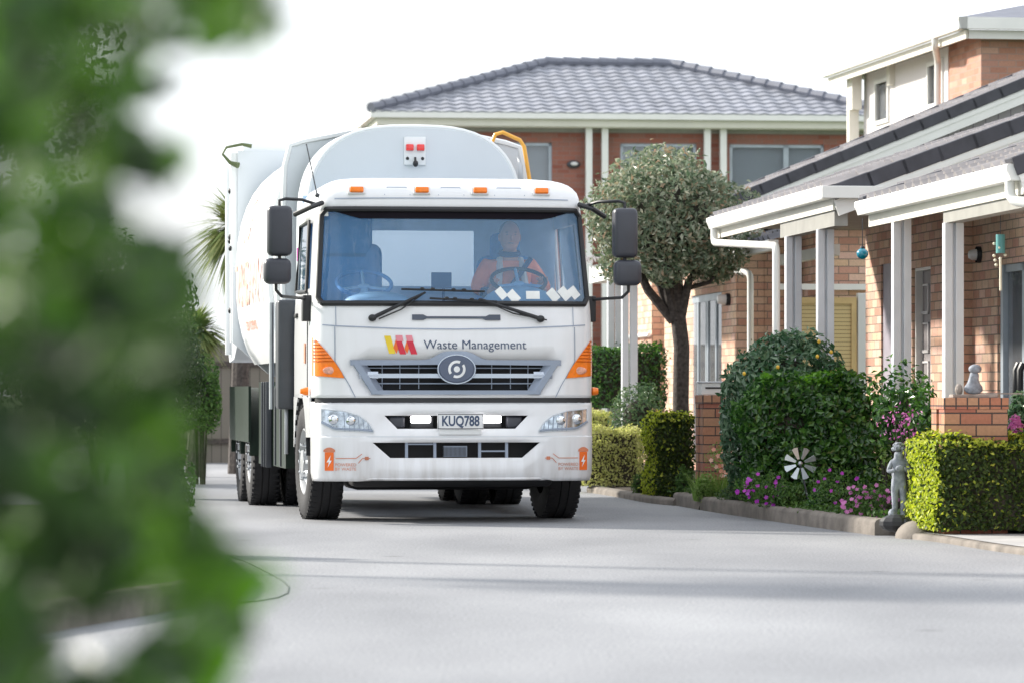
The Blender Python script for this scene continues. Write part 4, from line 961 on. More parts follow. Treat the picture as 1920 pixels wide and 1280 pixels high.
downpipe(h1, rnd([(gu+.06, gv+.0, gz), (gu+.06, gv, gz-.14), (gu+.22, gv-.25, gz-.17), (gu+.22, gv-.25, .2)]))
H(h1, 'wall_light', MB().lathe([(.0,-.12),(.035,-.11),(.05,-.08),(.055,-.04)], Matrix.Translation((F1, pu(1838, F1), zof(478, pu(1838, F1), F1))), 14), M_['lampglass'], smooth=True)
H(h1, 'lamp_base', MB().lathe([(.075,-.04),(.08,-.03),(.08,0),(0,0)], Matrix.Translation((F1, pu(1838, F1), zof(478, pu(1838, F1), F1))), 14), M_['black'], smooth=True)
# middle unit
h2 = house('terrace_house', 'middle brick terrace house whose long porch gutter ends beside the round tree', 8.0, 38)
gz = 2.82; v0, v1 = 33.7, 40.1; gu = 6.42
H(h2, 'gutter', gutter(MB(), gu, v0, v1, gz, gz+.115), M_['trim'])
H(h2, 'gutter_end', MB().box(gu+.0, gu+.55, v0-.10, v0-.005, gz, gz+.11, .006), M_['trim'])
H(h2, 'fascia', MB().box(gu+.12, gu+.145, v0+.02, v1-.02, gz-.10, gz+.09), M_['trimc'])
H(h2, 'roof', tiles(MB(), gu+.06, gz+.10, v0, v1, 4.2, R(18)), M_['tileL'], smooth=True)
H(h2, 'verge_tile', verge(MB(), gu+.12, gz+.055, v0, 3.6, R(20), hgt=.125), M_['tileD'])
H(h2, 'verge_tile', verge(MB(), gu+.06, gz+.08, v1-.18, 4.2, R(18), hgt=.08), M_['tileD'])
H(h2, 'barge_board', barge(MB(), gu+.10, gz+.04, v0+.01, 3.9, R(20), .15), M_['trim'])
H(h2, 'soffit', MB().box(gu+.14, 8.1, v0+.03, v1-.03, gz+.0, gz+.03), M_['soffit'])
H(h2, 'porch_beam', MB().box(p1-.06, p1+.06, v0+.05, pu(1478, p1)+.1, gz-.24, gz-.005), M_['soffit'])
for px in (1487, 1547): post(h2, p1, pu(px, p1), .1, gz-.24)
gv = v1-.15; vp = pu(1465, 6.55)
downpipe(h2, rnd([(gu+.06, gv, gz), (gu+.06, gv, gz-.15), (6.50, vp, gz-.32), (6.50, vp, .2)]))
w = MB(); w.box(8.44, 12, 44.6, 44.85, 0, 3.2); w.box(8.44, 8.69, 44.85, 49, 0, 3.0); H(h2, 'wall', w, M_['brickB'])
H(h2, 'inner_fascia', MB().box(7.95, 8.03, 41.0, 44.4, 2.58, 2.70), M_['trim'])
H(h2, 'inner_fascia', MB().box(8.0, 9.5, 44.50, 44.56, 2.30, 2.37), M_['trim'])
# slatted gate between the units
gt = thing('side_gate', 'honey coloured slatted timber gate between the porch posts', 'gate', UV(8.40, 42.9, 0), TH)
gq = lambda mb: mb
for k, (a, b2) in enumerate(((-.55,-.22),(-.16,.16))):
    obj('slat_panel', MB().box(a, b2, -.01, .02, .15, 2.10), M_['louvre'], gt)
    obj('gate_frame', MB().box(a-.03, a+.03, -.03, .03, .1, 2.17).box(b2-.03, b2+.03, -.03, .03, .1, 2.17).box(a+.03, b2-.03, -.03, .03, 2.10, 2.17), M_['yellowwood'], gt)
obj('gate_post', MB().box(.20, .29, -.05, .05, 0, 2.22, .005), M_['trim'], gt)
# far unit with the tall gable and lilac cladding
h3 = house('terrace_house', 'far brick terrace house with a lilac clad gable, standing behind the round tree', 8.0, 47)
MU = 7.05; MZ = 3.19; MV = 44.0
H(h3, 'roof', tiles(MB(), MU, MZ, MV, MV+3.3, 6.5, R(22.5)), M_['tileL'], smooth=True)
H(h3, 'verge_tile', verge(MB(), MU, MZ, MV, 6.5, R(22), hgt=.12), M_['tileD'])
H(h3, 'verge_tile', verge(MB(), MU, MZ, MV+3.2, 6.5, R(22.5), hgt=.12), M_['tileD'])
H(h3, 'barge_board', barge(MB(), MU, MZ+.01, MV+.02, 6.5, R(22), .17), M_['trim'])
H(h3, 'barge_board', barge(MB(), MU+.1, MZ-.19, MV+.12, 2.6, R(22), .17), M_['trimc'])
H(h3, 'gutter', gutter(MB(), MU-.10, MV+.3, MV+3.3, MZ-.12, MZ), M_['trim'])
def gable(u0, u1, zb, v, th=.1):
    zz = lambda u: MZ-.22+(u-MU)*math.tan(R(22.5))
    return MB().prism([(u0, zb), (u1, zb), (u1, zz(u1)), (u0, zz(u0))], v, v+th)
uc = 9.35
H(h3, 'gable_cladding', gable(uc, 13.3, 3.2, MV+.25), M_['lilac'])
H(h3, 'gable_wall', gable(MU+.2, uc, 3.10, MV+.30), M_['brickD'])
F3 = 7.62
cv = pu(1380, F3)
w = MB(); w.box(F3, F3+.35, cv, pu(1353, F3), 0, 3.0); w.box(F3, F3+.25, pu(1353, F3), pu(1292, F3), 2.33, 3.0); w.box(F3+.34, 8.2, cv, cv+.25, 0, 2.95)
fb = pu(1222, 7.75); w.box(7.75, 8.4, fb, fb+3, 0, 3.0); w.box(7.75, 8.4, pu(1292, F3), fb-1.2, 0, 3.0); w.box(7.95, 8.4, fb-1.2, fb, 0, 3.0)
H(h3, 'wall', w, M_['brickB'])
a0, a1 = pu(1353, F3), pu(1292, F3)
q = MB().box(F3+.02, F3+.08, a0, a0+.12, .2, 2.33); q.box(F3+.04, F3+.08, a0+.12, a1, 2.24, 2.33); 
for t_ in (.25, .5, .55, .8): q.box(F3+.04, F3+.08, a0+(a1-a0)*t_, a0+(a1-a0)*t_+.09, .2, 2.24)
sd3 = H(h3, 'sliding_door', q, M_['alu']); H(h3, 'pane', MB().box(F3+.055, F3+.06, a0, a1, .2, 2.3), M_['wglass'], sd3); H(h3, 'curtain', MB().box(F3+.14, F3+.15, a0, a1, .2, 2.3), M_['curtain'], sd3)
q = MB(); gutter(q, F3-.45, pu(1365, 7.3)-3.4, pu(1365, 7.3)+1.0, 2.62, 2.73); H(h3, 'gutter', q, M_['trim'])
H(h3, 'roof', tiles(MB(), F3-.40, 2.72, pu(1365, 7.3)-3.4, pu(1365, 7.3)+1.0, .9, PIT), M_['tileD'], smooth=True)
dv = pu(1407, 7.45); downpipe(h3, rnd([(7.3, pu(1375, 7.3), 2.62), (7.3, pu(1375, 7.3), 2.50), (7.45, dv, 2.46), (7.45, dv, .2)]))
H(h3, 'side_door', MB().box(F3+.55, F3+.58, cv-1.2, cv-.5, .2, 2.3), M_['lilacdoor'])
zl = zof(562, cv+.5, F3); H(h3, 'wall_light', MB().lathe([(.0,-.16),(.05,-.15),(.06,-.10),(.06,-.04)], Matrix.Translation((F3, cv+.45, zl)), 12), M_['lampglass'], smooth=True)
H(h3, 'lamp_base', MB().lathe([(.07,-.05),(.075,-.04),(.075,0),(0,0)], Matrix.Translation((F3, cv+.45, zl)), 12), M_['black'], smooth=True)
# the porch of white posts behind the tree
for px in (1154, 1181):
    v_ = pu(px, 6.45); q = MB(); q.box(6.45-.10, 6.45-.02, v_-.05, v_+.05, .1, 2.5, .004); q.box(6.45+.0, 6.45+.09, v_-.05, v_+.05, .1, 2.5, .004); H(h3, 'post', q, M_['post'])
H(h3, 'porch_beam', MB().box(6.35, 6.55, pu(1195, 6.45), pu(1120, 6.45), 2.5, 2.72), M_['trim'])
H(h3, 'porch_roof', tiles(MB(), 6.25, 2.75, pu(1195, 6.45), pu(1120, 6.45), 2.2, PIT), M_['tileL'], smooth=True)
H(h3, 'window_rail', MB().tube([(7.7, fb-.1, 1.9),(7.7, fb+3, 1.9)], .03, 6), M_['trim'])

# ------------------------------------------------------------------ two-storey house, top right
TA = R(8.6)
A0 = Vector((6.23, 51.0, 0))
hA = thing('two_storey_house', 'two storey house at the top right with brick corner, pale cladding and white gutters', 'house', A0, TA)
def A(name, mb, m, parent=None, smooth=False): return obj(name, mb, m, parent or hA, smooth)
zs_ = 5.88
# local x to the right along the front, y away along the side
def ya(px, x=0):        # y on line x seen at column px
    t_ = (px-960)/F; c, s2 = math.cos(TA), math.sin(TA)   # X = 6.23+x c - y s ; d = 51 + x s + y c
    return (6.23+x*c-t_*(51+x*s2))/(t_*c+s2)
y1 = ya(1776)
w = MB(); w.box(0, 9, 0, .25, 0, zs_); w.box(0, .25, .25, y1-.08, 0, zs_); w.box(.10, .35, y1-.08, y1+.25, 0, zs_); A('wall', w, M_['brickR'])
y2 = ya(1610); 
wa = (ya(1757), ya(1732)); wb = (ya(1656), ya(1634)); zA = lambda py, y: CH+(HY-py)*(51+y*math.cos(TA))/F
za0, za1 = zA(190, wa[0]), zA(118, wa[0]); zb0, zb1 = zA(222, wb[0]), zA(152, wb[0])
q = MB(); q.box(.08, .30, y1+.25, wa[0], 0, zs_); q.box(.08,.30,wa[0],wa[1],0,za0); q.box(.08,.30,wa[0],wa[1],za1,zs_); q.box(.08,.30,wa[1],wb[0],0,zs_)
q.box(.08,.30,wb[0],wb[1],0,zb0); q.box(.08,.30,wb[0],wb[1],zb1,zs_); q.box(.08,.30,wb[1],y2,0,zs_); q.box(.3, 7, y2-.25, y2, 0, zs_)
A('clad_wall', q, M_['cream'])
for (a, b2), z0, z1 in ((wa, za0, za1), (wb, zb0, zb1)):
    f_ = A('window', MB().box(.05,.16,a-.06,a,z0-.06,z1+.06).box(.05,.16,b2,b2+.06,z0-.06,z1+.06).box(.05,.16,a,b2,z0-.06,z0).box(.05,.16,a,b2,z1,z1+.06), M_['trim'])
    A('pane', MB().box(.12,.125,a,b2,z0,z1), M_['wglass'], f_); A('blind', MB().box(.22,.23,a,b2,z0,z1), M_['blind'], f_)
cp = ya(1596, -.1); A('corner_post', MB().box(-.15, .0, cp-.08, cp+.08, 2.5, zs_), M_['trimc'])
A('porch_fascia', MB().box(-.15, .0, y2-.2, cp-.08, zs_-.55, zs_), M_['trimc'])
ov = .42; ye = ya(1536, -ov)
A('gutter', MB().prism([(-ov+.12, zs_+.16),(-ov, zs_+.16),(-ov, zs_+.10),(-ov+.03, zs_+.0),(-ov+.12, zs_+.0)], -ov, ye), M_['trim'])
A('gutter', MB().prism([(-ov, zs_+.0),(-ov, zs_+.155),(9, zs_+.155),(9, zs_+.0)], -ov, -ov+.1), M_['trim'])
A('fascia', MB().box(-ov+.13, -ov+.16, -ov+.13, ye, zs_-.12, zs_-.005), M_['trimc']); A('fascia', MB().box(-ov+.17, 9, -ov+.12, -ov+.15, zs_-.12, zs_-.005), M_['trim'])
A('soffit', MB().box(-ov+.16, 9, -ov+.15, ye, zs_-.02, zs_), M_['soffit'])
rf = MB(); rf.add([(-ov,-ov,zs_+.15),(9,-ov,zs_+.15),(9,4,zs_+1.2),(3.9,4,zs_+1.2),(-ov,ye,zs_+.15)], [(0,1,2,3),(0,3,4)]); A('roof', rf, M_['tileBr'])
dy_ = ya(1775, -.05); A('downpipe', MB().tube(rnd([(-ov+.06, ya(1745,-ov), zs_), (-ov+.06, ya(1745,-ov), zs_-.12), (-.12, y1+.05, zs_-.22), (-.12, y1+.05, 2.5)]), .045, 10), M_['trim'], smooth=True)
A('vent_cover', MB().box(.0,.08,ya(1668),ya(1662),zA(150,4),zA(108,4)), M_['trimc'])

# ------------------------------------------------------------------ two-storey house at the back
TB = R(7)
HB0 = Vector((-2.65, 72.0, 0))
hB = thing('back_house', 'wide two storey brick house behind the truck with blue-grey tiled hip roof', 'house', HB0, TB)
def B(name, mb, m, parent=None, smooth=False): return obj(name, mb, m, parent or hB, smooth)
BW = 10.1; ez = 6.25; ov = .55; DB = 7.6
def xb(px, y=ov): # local x at plane y seen in column px
    t_ = (px-960)/F; c, s2 = math.cos(TB), math.sin(TB)
    return (t_*(72+y*c)+2.65+y*s2)/(c-t_*s2)
wz0, wz1 = 4.55, 5.83
wins = [(xb(915), xb(1035)), (xb(1163), xb(1306)), (xb(1368), xb(1545))]
w = MB(); xs_ = [ov]
segs = []; cur = ov
for a, b2 in wins: w.box(cur, a, ov, ov+.25, 0, ez-.15); w.box(a, b2, ov, ov+.25, 0, wz0); w.box(a, b2, ov, ov+.25, wz1, ez-.15); cur = b2
w.box(cur, BW-ov, ov, ov+.25, 0, ez-.15); w.box(ov, ov+.25, ov+.25, DB-ov, 0, ez-.15); w.box(BW-ov-.25, BW-ov, ov+.25, DB-ov, 0, ez-.15)
B('wall', w, M_['brickD'])
for k, (a, b2) in enumerate(wins):
    mid_ = a+(b2-a)*(.55, .55, .60)[k]
    f_ = B('window', MB().box(a,b2,ov+.03,ov+.10,wz0,wz0+.06).box(a,b2,ov+.03,ov+.10,wz1-.06,wz1).box(a,a+.06,ov+.03,ov+.10,wz0,wz1).box(b2-.06,b2,ov+.03,ov+.10,wz0,wz1).box(mid_-.05,mid_+.05,ov+.03,ov+.10,wz0,wz1), M_['alu'])
    B('pane', MB().box(a,b2,ov+.065,ov+.07,wz0,wz1), M_['wglass'], f_); B('blind', MB().box(a,b2,ov+.2,ov+.21,wz0,wz1), M_['blind'], f_)
for px in (1104, 1134, 1326, 1356):
    x = xb(px, .35); B('post', MB().box(x-.06, x+.06, .3, .42, 0, ez-.12), M_['trim'])
q = MB().box(0, BW, 0, .12, ez, ez+.13); q.box(0, .12, .12, DB, ez, ez+.13); q.box(BW-.12, BW, .12, DB, ez, ez+.13); B('gutter', q, M_['trim'])
q = MB().box(.13, BW-.13, .13, .16, ez-.13, ez+.005); q.box(.13,.16,.16,DB,ez-.13,ez+.005); B('fascia', q, M_['trimc'])
B('soffit', MB().box(.16, BW-.16, .16, DB-.1, ez-.15, ez-.12), M_['trimc'])
B('frieze', MB().box(ov, BW-ov, ov-.03, ov-.004, ez-.22, ez-.15), M_['soffit'])
RP = R(18); hr_ = DB/2; rz_ = math.tan(RP)*hr_
# front slope as real tiles, built along v = x
tb = MB(); c, s2 = math.cos(RP), math.sin(RP); tw = .30; ch = .30; nr = int(hr_/c/ch)+1
for r_ in range(nr):
    a0, a1 = r_*ch, min((r_+1)*ch+.03, hr_/c); lo, hi = a0*c, BW-a0*c
    if a1 <= a0 or hi-lo < .3: continue
    nn = int((hi-lo)/tw*6); rows_ = []
    for a, h_ in ((a0, 0), (a0, .026), (a1, .004)):
        row = []
        for i in range(nn+1):
            x = lo+(hi-lo)*i/nn; ph = ((x+.15*(r_ % 2)*0)/tw) % 1; hh = h_+.013*math.cos(2*math.pi*ph); row.append((x, a*c-hh*s2, ez+.10+a*s2+hh*c))
        rows_.append(row)
    tb.grid(rows_)
B('roof', tb, M_['tileB'], smooth=True)
q = MB(); e_ = ez+.08; q.add([(0,0,e_),(BW,0,e_),(BW,DB,e_),(0,DB,e_),(hr_,hr_,e_+rz_),(BW-hr_,hr_,e_+rz_)], [(1,2,5),(2,3,4,5),(3,0,4)]); B('roof_slope', q, M_['tileB'])
rd = MB()
def capline(p, q_, st=.33):
    p, q_ = Vector(p), Vector(q_); n_ = int((q_-p).length/st); dz = Vector((0,0,.02))
    for k in range(n_): rd.tube([p+(q_-p)*(k/n_)+dz*1.8, p+(q_-p)*((k+1.08)/n_)+dz], [.10,.085], 8)
capline((0,0,ez+.14),(hr_,hr_,ez+.14+rz_)); capline((BW,0,ez+.14),(BW-hr_,hr_,ez+.14+rz_)); capline((hr_,hr_,ez+.14+rz_),(BW-hr_,hr_,ez+.14+rz_))
B('ridge_tile', rd, M_['tileBr'], smooth=True)
B('downpipe', MB().tube([(.06,2.6,ez),(.06,2.6,ez-.2),(.5,2.6,ez-.5),(.5,2.6,0)], .05, 8), M_['trim'], smooth=True)
x = xb(1075, ov); B('wall_light', MB().ell((x, ov-.03, 5.42), (.13,.05,.075)), M_['dkgrey'], smooth=True); B('lamp_glass', MB().ell((x+.01, ov-.06, 5.43), (.075,.05,.04)), M_['lampglass'], smooth=True)

# ------------------------------------------------------------------ brick piers
def pier(name, label, px0, px1, top, sc_, rz, dep=.35):
    d = F/sc_; x0 = (px0-960)/sc_; x1 = (px1-960)/sc_; zt_ = CH+(HY-top)/sc_
    o = thing(name, label, 'brick pier', (x0, d, 0), rz, 'brick garden piers'); w_ = x1-x0
    q = MB().box(0, w_, 0, dep*.42, 0, zt_-.086); q.box(.03, w_, dep*.42, dep*.62, 0, zt_-.087); q.box(0, w_, dep*.62, dep, 0, zt_-.086); obj('pier_body', q, M_['brickP'], o)
    obj('soldier_cap', MB().box(-.006, w_+.006, -.006, dep+.006, zt_-.085, zt_, .003), M_['soldier'], o); return o, x0, d, zt_
pr1, px_, pd, pz = pier('brick_pier', 'red and tan brick pier behind the right-hand hedge with a small statue on top', 1771, 1892, 745, 252, TH, .45)
pr2, *_ = pier('brick_pier', 'narrow brick pier between the golden hedge and the big green bush', 1318, 1372, 740, 196, TH, .45)
mb_ = thing('letterbox', 'pale grey letterbox on top of the narrow brick pier', 'letterbox', W(1340, 740, F/196), TH)
mb_.location.z = CH+(HY-740)/196+.002; mb_.location.y += .2
obj('box_body', MB().box(-.14,.14,-.12,.12,0,.115,.008), M_['trim'], mb_); obj('box_lid', MB().box(-.15,.15,-.13,.13,.115,.13,.004), M_['post'], mb_); obj('box_slot', MB().box(-.10,.10,-.125,-.121,.06,.075), M_['black'], mb_)

# ------------------------------------------------------------------ garden beds, kerbs, path
def ribbon(mb, pts, w_, z0, z1, rad=.02):
    P = [Vector((a, b_, 0)) for a, b_ in pts]; n_ = len(P); rows_ = [[] for _ in range(7)]
    for i, p in enumerate(P):
        t_ = (P[min(i+1, n_-1)]-P[max(i-1, 0)]).normalized(); nrm = Vector((t_.y, -t_.x, 0))
        for j, (o_2, z) in enumerate(((0, z0-.05), (0, z1-rad), (rad*.4, z1-rad*.3), (rad, z1), (w_-rad, z1), (w_, z1-rad), (w_, z0-.05))):
            rows_[j].append(p+nrm*o_2+Vector((0, 0, z)))
    mb.grid(rows_); mb.add([r_[0] for r_ in rows_], [tuple(range(7))]); mb.add([r_[-1] for r_ in rows_], [tuple(range(7))]); return mb
def smooth_pts(pts, n_=10):
    out = []; P = [Vector((*p, 0)) for p in pts]; P = [P[0]]+P+[P[-1]]
    for i in range(1, len(P)-2):
        for k in range(n_):
            t_ = k/n_; a, b_, c, d = P[i-1], P[i], P[i+1], P[i+2]
            v = .5*((2*b_)+(-a+c)*t_+(2*a-5*b_+4*c-d)*t_*t_+(-a+3*b_-3*c+d)*t_**3); out.append((v.x, v.y))
    out.append(tuple(pts[-1])); return out
def gp_(px, py, z=0): d = (CH-z)*F/(py-HY); return ((px-960)*d/F, d)
kp = [gp_(1262,946), gp_(1330,958), gp_(1420,972), gp_(1530,988), gp_(1640,1003)]
kerb = ribbon(MB(), smooth_pts(kp[::-1]), .16, 0, .125, .03); tag(obj('kerb', kerb, M_['concrete'], None, True), 'weathered brown concrete kerb edging the flower bed', 'kerb'); bpy.data.objects['kerb']['kind'] = 'structure'
k2 = [gp_(1100,922), gp_(1150,930), gp_(1215,942), gp_(1262,947)]
o = obj('kerb', ribbon(MB(), smooth_pts(k2[::-1]), .15, 0, .07, .03), M_['concrete'], None, True); tag(o, 'low worn kerb by the far pale hedge', 'kerb', kind='structure')
k3 = [gp_(1690,1008), gp_(1760,1016), gp_(1860,1032), gp_(1935,1042)]
o = obj('kerb', ribbon(MB(), smooth_pts(k3[::-1]), .12, 0, .045, .02), M_['concrete'], None, True); tag(o, 'low kerb lip along the footpath at the right edge', 'kerb', kind='structure')
kend = MB(); c = Vector((*gp_(1722,1010), 0)); 
bmx = MB(); bmx.ell(c+Vector((.02,.25,.0)), (.17,.30,.135), 20, 12); o = obj('kerb_end', bmx, M_['concrete'], None, True); tag(o, 'rounded concrete kerb end below the statue', 'kerb', kind='structure')
# bed and path surfaces
bd_ = MB(); bp_ = [gp_(1262,944), gp_(1330,956), gp_(1420,970), gp_(1530,986), gp_(1640,1000)]
bd_.add([(a+.08, b_+.12, .10) for a, b_ in bp_]+[(4.2,29.6,.10),(4.6,29.0,.10),(6.0,31,.10),(5.0,36,.10),(2.8,47,.10),(1.5,60,.10),(.9,60,.10),(1.02,42.5,.06),(1.35,40,.06)][:9], [tuple(range(14))])
struct('garden_bed', bd_, M_['soil'], 'dark soil of the garden beds beside the road', 'garden bed')
pt = MB(); pk = smooth_pts([gp_(1690,1008), gp_(1760,1016), gp_(1860,1032), gp_(1935,1042)])
pt.add([(a+.05, b_+.10, .05) for a, b_ in pk]+[(9,25.5,.05),(9,40,.05),(4.4,40,.05),(3.4,30.2,.05)], [tuple(range(len(pk)+4))])
struct('footpath', pt, M_['pathc'], 'concrete footpath in front of the right-hand hedge', 'footpath')
# left lawn island with kerb
ik = smooth_pts([gp_(-200,1230,.0), gp_(120,1180), gp_(280,1152), gp_(400,1128), gp_(430,1100), gp_(400,1062), gp_(345,1020)], 8)
o = obj('kerb', ribbon(MB(), ik[::-1], .14, 0, .13, .03), M_['concrete'], None, True); tag(o, 'curved kerb around the lawn on the left', 'kerb', kind='structure')
isl = MB(); isl.add([(a-.05, b_+.1, .11) for a, b_ in ik]+[(-3.2, 34, .11), (-9, 34, .11), (-9, 16, .11)], [tuple(range(len(ik)+3))]); struct('lawn', isl, M_['lawn'], 'lawn on the left side of the road', 'lawn')
cr_ = MB().tube([Vector((*gp_(a, b_), .002)) for a, b_ in ((350,1000),(430,1040),(470,1056),(505,1074),(530,1088),(542,1100),(540,1112),(520,1121),(480,1128),(430,1132))], .0035, 5)
tag(obj('road_joint', cr_, M_['dkgrey']), 'thin dark joint curving across the road near the left lawn', 'road joint', kind='structure')

# ------------------------------------------------------------------ plants
def hedge(label, px0, px1, top, bot, d, dep, m, n_, leaf=.035, zg=.08, rz=TH, core=True, sunside=False):
    s_ = F/d; x0 = (px0-960)/s_; x1 = (px1-960)/s_; zt_ = CH+(HY-top)/s_; zb = max(zg-.03, CH+(HY-bot)/s_-.03)
    o = thing('hedge', label, 'hedge', (x0, d, zb), rz, 'clipped garden hedges'); w_ = x1-x0; h_ = zt_-zb
    P, N = boxpts(n_, 0, w_, 0, dep, 0, h_); V, Fc = leaves(P, N, leaf, .6, .3, .7); leafobj('foliage', V, Fc, m, o)
    if sunside:  # yellow leaves on left and top put sunlight into the colour
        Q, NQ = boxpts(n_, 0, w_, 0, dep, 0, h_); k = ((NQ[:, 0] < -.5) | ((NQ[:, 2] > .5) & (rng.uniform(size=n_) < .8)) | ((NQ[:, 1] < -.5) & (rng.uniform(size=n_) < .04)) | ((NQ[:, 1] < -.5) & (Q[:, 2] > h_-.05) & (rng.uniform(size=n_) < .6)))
        Q = Q+NQ*.012; V, Fc = leaves(Q[k], NQ[k], leaf*1.1, .6, .3, .7, .3); leafobj('bright_leaves', V, Fc, LM['sunlitleaf'], o)
    if core:
        obj('twigs', MB().box(.06, w_-.06, .06, dep-.06, 0, h_-.06), M_['twig'], o)
    return o
hedge('golden clipped hedge right of the cherub statue, in front of the brick pier', 1762, 2090, 826, 986, 28.4, 1.15, LM['hedge'], 17000, .036, sunside=True)
hedge('tall narrow golden hedge just left of the narrow brick pier', 1232, 1303, 780, 925, 38.3, .75, LM['hedge'], 6500, .038, sunside=True)
hedge('low pale golden hedge next to the front corner of the truck', 1090, 1206, 803, 905, 42.0, .6, LM['hedgep'], 5200, .036)
hedge('small strip of pale hedge half hidden behind the truck corner', 1095, 1150, 772, 805, 44, .5, LM['hedgep'], 1500, .036)
hedge('dark green hedge in shade behind the white porch posts', 1100, 1250, 652, 760, 47, 1.1, LM['dark'], 5000, .05)
def bush(name, label, px, py, rx, rz_, d, m, n_, leaf, cat='shrub', seed=1, amp=.12, lo=.5, asp=.5, jit=.6, dep=None, group=None, core=.55, stems=True):
    s_ = F/d; c = W(px, py, d); o = thing(name, label, cat, (c.x, c.y, 0), 0, group); rx_, rzz = rx/s_, rz_/s_; dp = dep or rx_
    P, N = ballpts(n_, (0, 0, c.z), (rx_, dp, rzz), seed, amp, 3.2, lo); k = P[:, 2] > .05; V, Fc = leaves(P[k], N[k], leaf, asp, .3, jit); leafobj('foliage', V, Fc, m, o)
    st = MB(); r2 = random.Random(seed)
    for k in range(7 if stems else 0):
        a = r2.uniform(0, 6.28); q = r2.uniform(.2, .7); st.tube([(.05*math.cos(a), .05*math.sin(a), 0), (rx_*.4*q*math.cos(a), dp*.4*q*math.sin(a), c.z*.6), (rx_*q*math.cos(a), dp*q*math.sin(a), c.z+rzz*.3)], [.016,.011,.005], 6)
    if st.v: obj('stem', st, M_['twig'], o, True)
    if core: obj('inner_twigs', MB().ell((0,0,c.z), (rx_*core, dp*core, rzz*core), 14, 8), M_['twig'], o, True)
    return o
# citrus bush and clipped bush in front of it
ct = bush('citrus_bush', 'dark citrus bush with small yellow fruit rising behind the clipped green bush', 1478, 745, 118, 130, 34.35, LM['citrus'], 3800, .088, 'shrub', 3, .10, .6, jit=.6, dep=.38)
fr_ = MB()
for px, py in ((1395,700),(1458,688),(1558,660),(1535,640),(1402,806),(1560,700),(1532,668)):
    p = W(px, py, 33.9)-ct.location; fr_.ell(p+Vector((0, -.03, 0)), (.016,.016,.019), 10, 8)
obj('fruit', fr_, mat('yellow fruit', (.80,.50,.05), .4), ct, True)
cb2 = thing('clipped_bush', 'glossy dark green clipped bush with flat bright top behind the pinwheel', 'shrub', W(1520, 735, 33.95)*1, 0); cb2.location.z = 0; cb2.scale = (1.04, .9, .985)
P1, N1 = boxpts(9000, -.54, .50, -.35, .40, .25, 1.25, .10); P1[:, 0] += .05*np.sin(P1[:, 2]*5)
kz = np.clip((P1[:, 2]-.65)/.6, 0, 1)**2; P1[:, 0] = -.02+(P1[:, 0]+.02)*(1-.24*kz); P1[:, 2] += .05*np.sin(P1[:, 0]*7)*kz-.16*np.clip(P1[:, 0]/.5, 0, 1)**2*kz
P2, N2 = ballpts(6500, (.12, 0, .62), (.66, .48, .58), 9, .12, 3, .6)
P = np.concatenate([P1, P2]); N = np.concatenate([N1, N2]); P = P+N*(.05*np.sin(P[:, [0]]*11+P[:, [2]]*8)+.035*np.sin(P[:, [2]]*17-P[:, [1]]*9)); k = P[:, 2] > .08
V, Fc = leaves(P[k], N[k], .072, .6, .3, .85); leafobj('foliage', V, Fc, LM['dark'], cb2)
Q = np.stack([rng.uniform(-.42,.34,1400), rng.uniform(-.34,.38,1400), np.zeros(1400)], 1); Q[:, 2] = rng.uniform(1.16,1.28,1400)+.04*np.sin(Q[:, 0]*8)-.10*np.clip(Q[:, 0]/.4, 0, 1)**2; V, Fc = leaves(Q, np.tile([0,0,1.], (1400,1)), .06, .6, .3, .7); leafobj('bright_leaves', V, Fc, leafmat('bright green top leaves', [(.10,.28,.03),(.18,.38,.05),(.08,.2,.02)], .35, .35), cb2)  # brighter green leaves scattered across the flat top
obj('inner_twigs', MB().box(-.4,.4,-.25,.3,.15,1.12), M_['twig'], cb2)
bush('bush_left', 'dark glossy bush with pale highlights filling the bed beside the narrow brick pier', 1402, 815, 52, 105, 34.8, LM['citrus'], 2200, .08, 'shrub', 5, .1, .5)
bpy.data.objects['bush_left'].name = 'glossy_bush'
bush('leafy_shrub', 'open leafy shrub with upright glossy shoots in front of the grey door', 1688, 770, 58, 75, 31.0, LM['dark'], 1100, .065, 'shrub', 6, .3, .15, core=0)
bush('leafy_shrub', 'thin dark shrub just left of the right-hand brick pier', 1735, 790, 32, 70, 30.6, LM['dark'], 700, .06, 'shrub', 16, .3, .1, core=0)
bush('flowering_shrub', 'low shrub dotted with pale pink blooms behind the cherub statue', 1700, 800, 50, 42, 30.6, LM['pink'], 140, .04, 'shrub', 8, .2, .3, core=0)
bush('round_shrub', 'small grey-green mounded shrub in front of the white porch posts', 1195, 790, 52, 74, 43.5, LM['shrub'], 2200, .05, 'shrub', 10, .14, .4)
bush('dark_shrub', 'dark shrub at the right edge beside the brick pier', 1915, 790, 28, 62, 30.0, LM['citrus'], 900, .06, 'shrub', 12, .2, .3)
bush('small_conifer', 'small dark green upright plant at the foot of the golden hedge', 1200, 912, 16, 30, 39.4, LM['mid'], 900, .028, 'plant', 13, .1, .3)
bush('low_plant', 'small bright green plant between the golden hedge and the narrow pier', 1284, 905, 20, 28, 38.0, LM['mid'], 600, .045, 'plant', 14, .2, .3, core=.4)
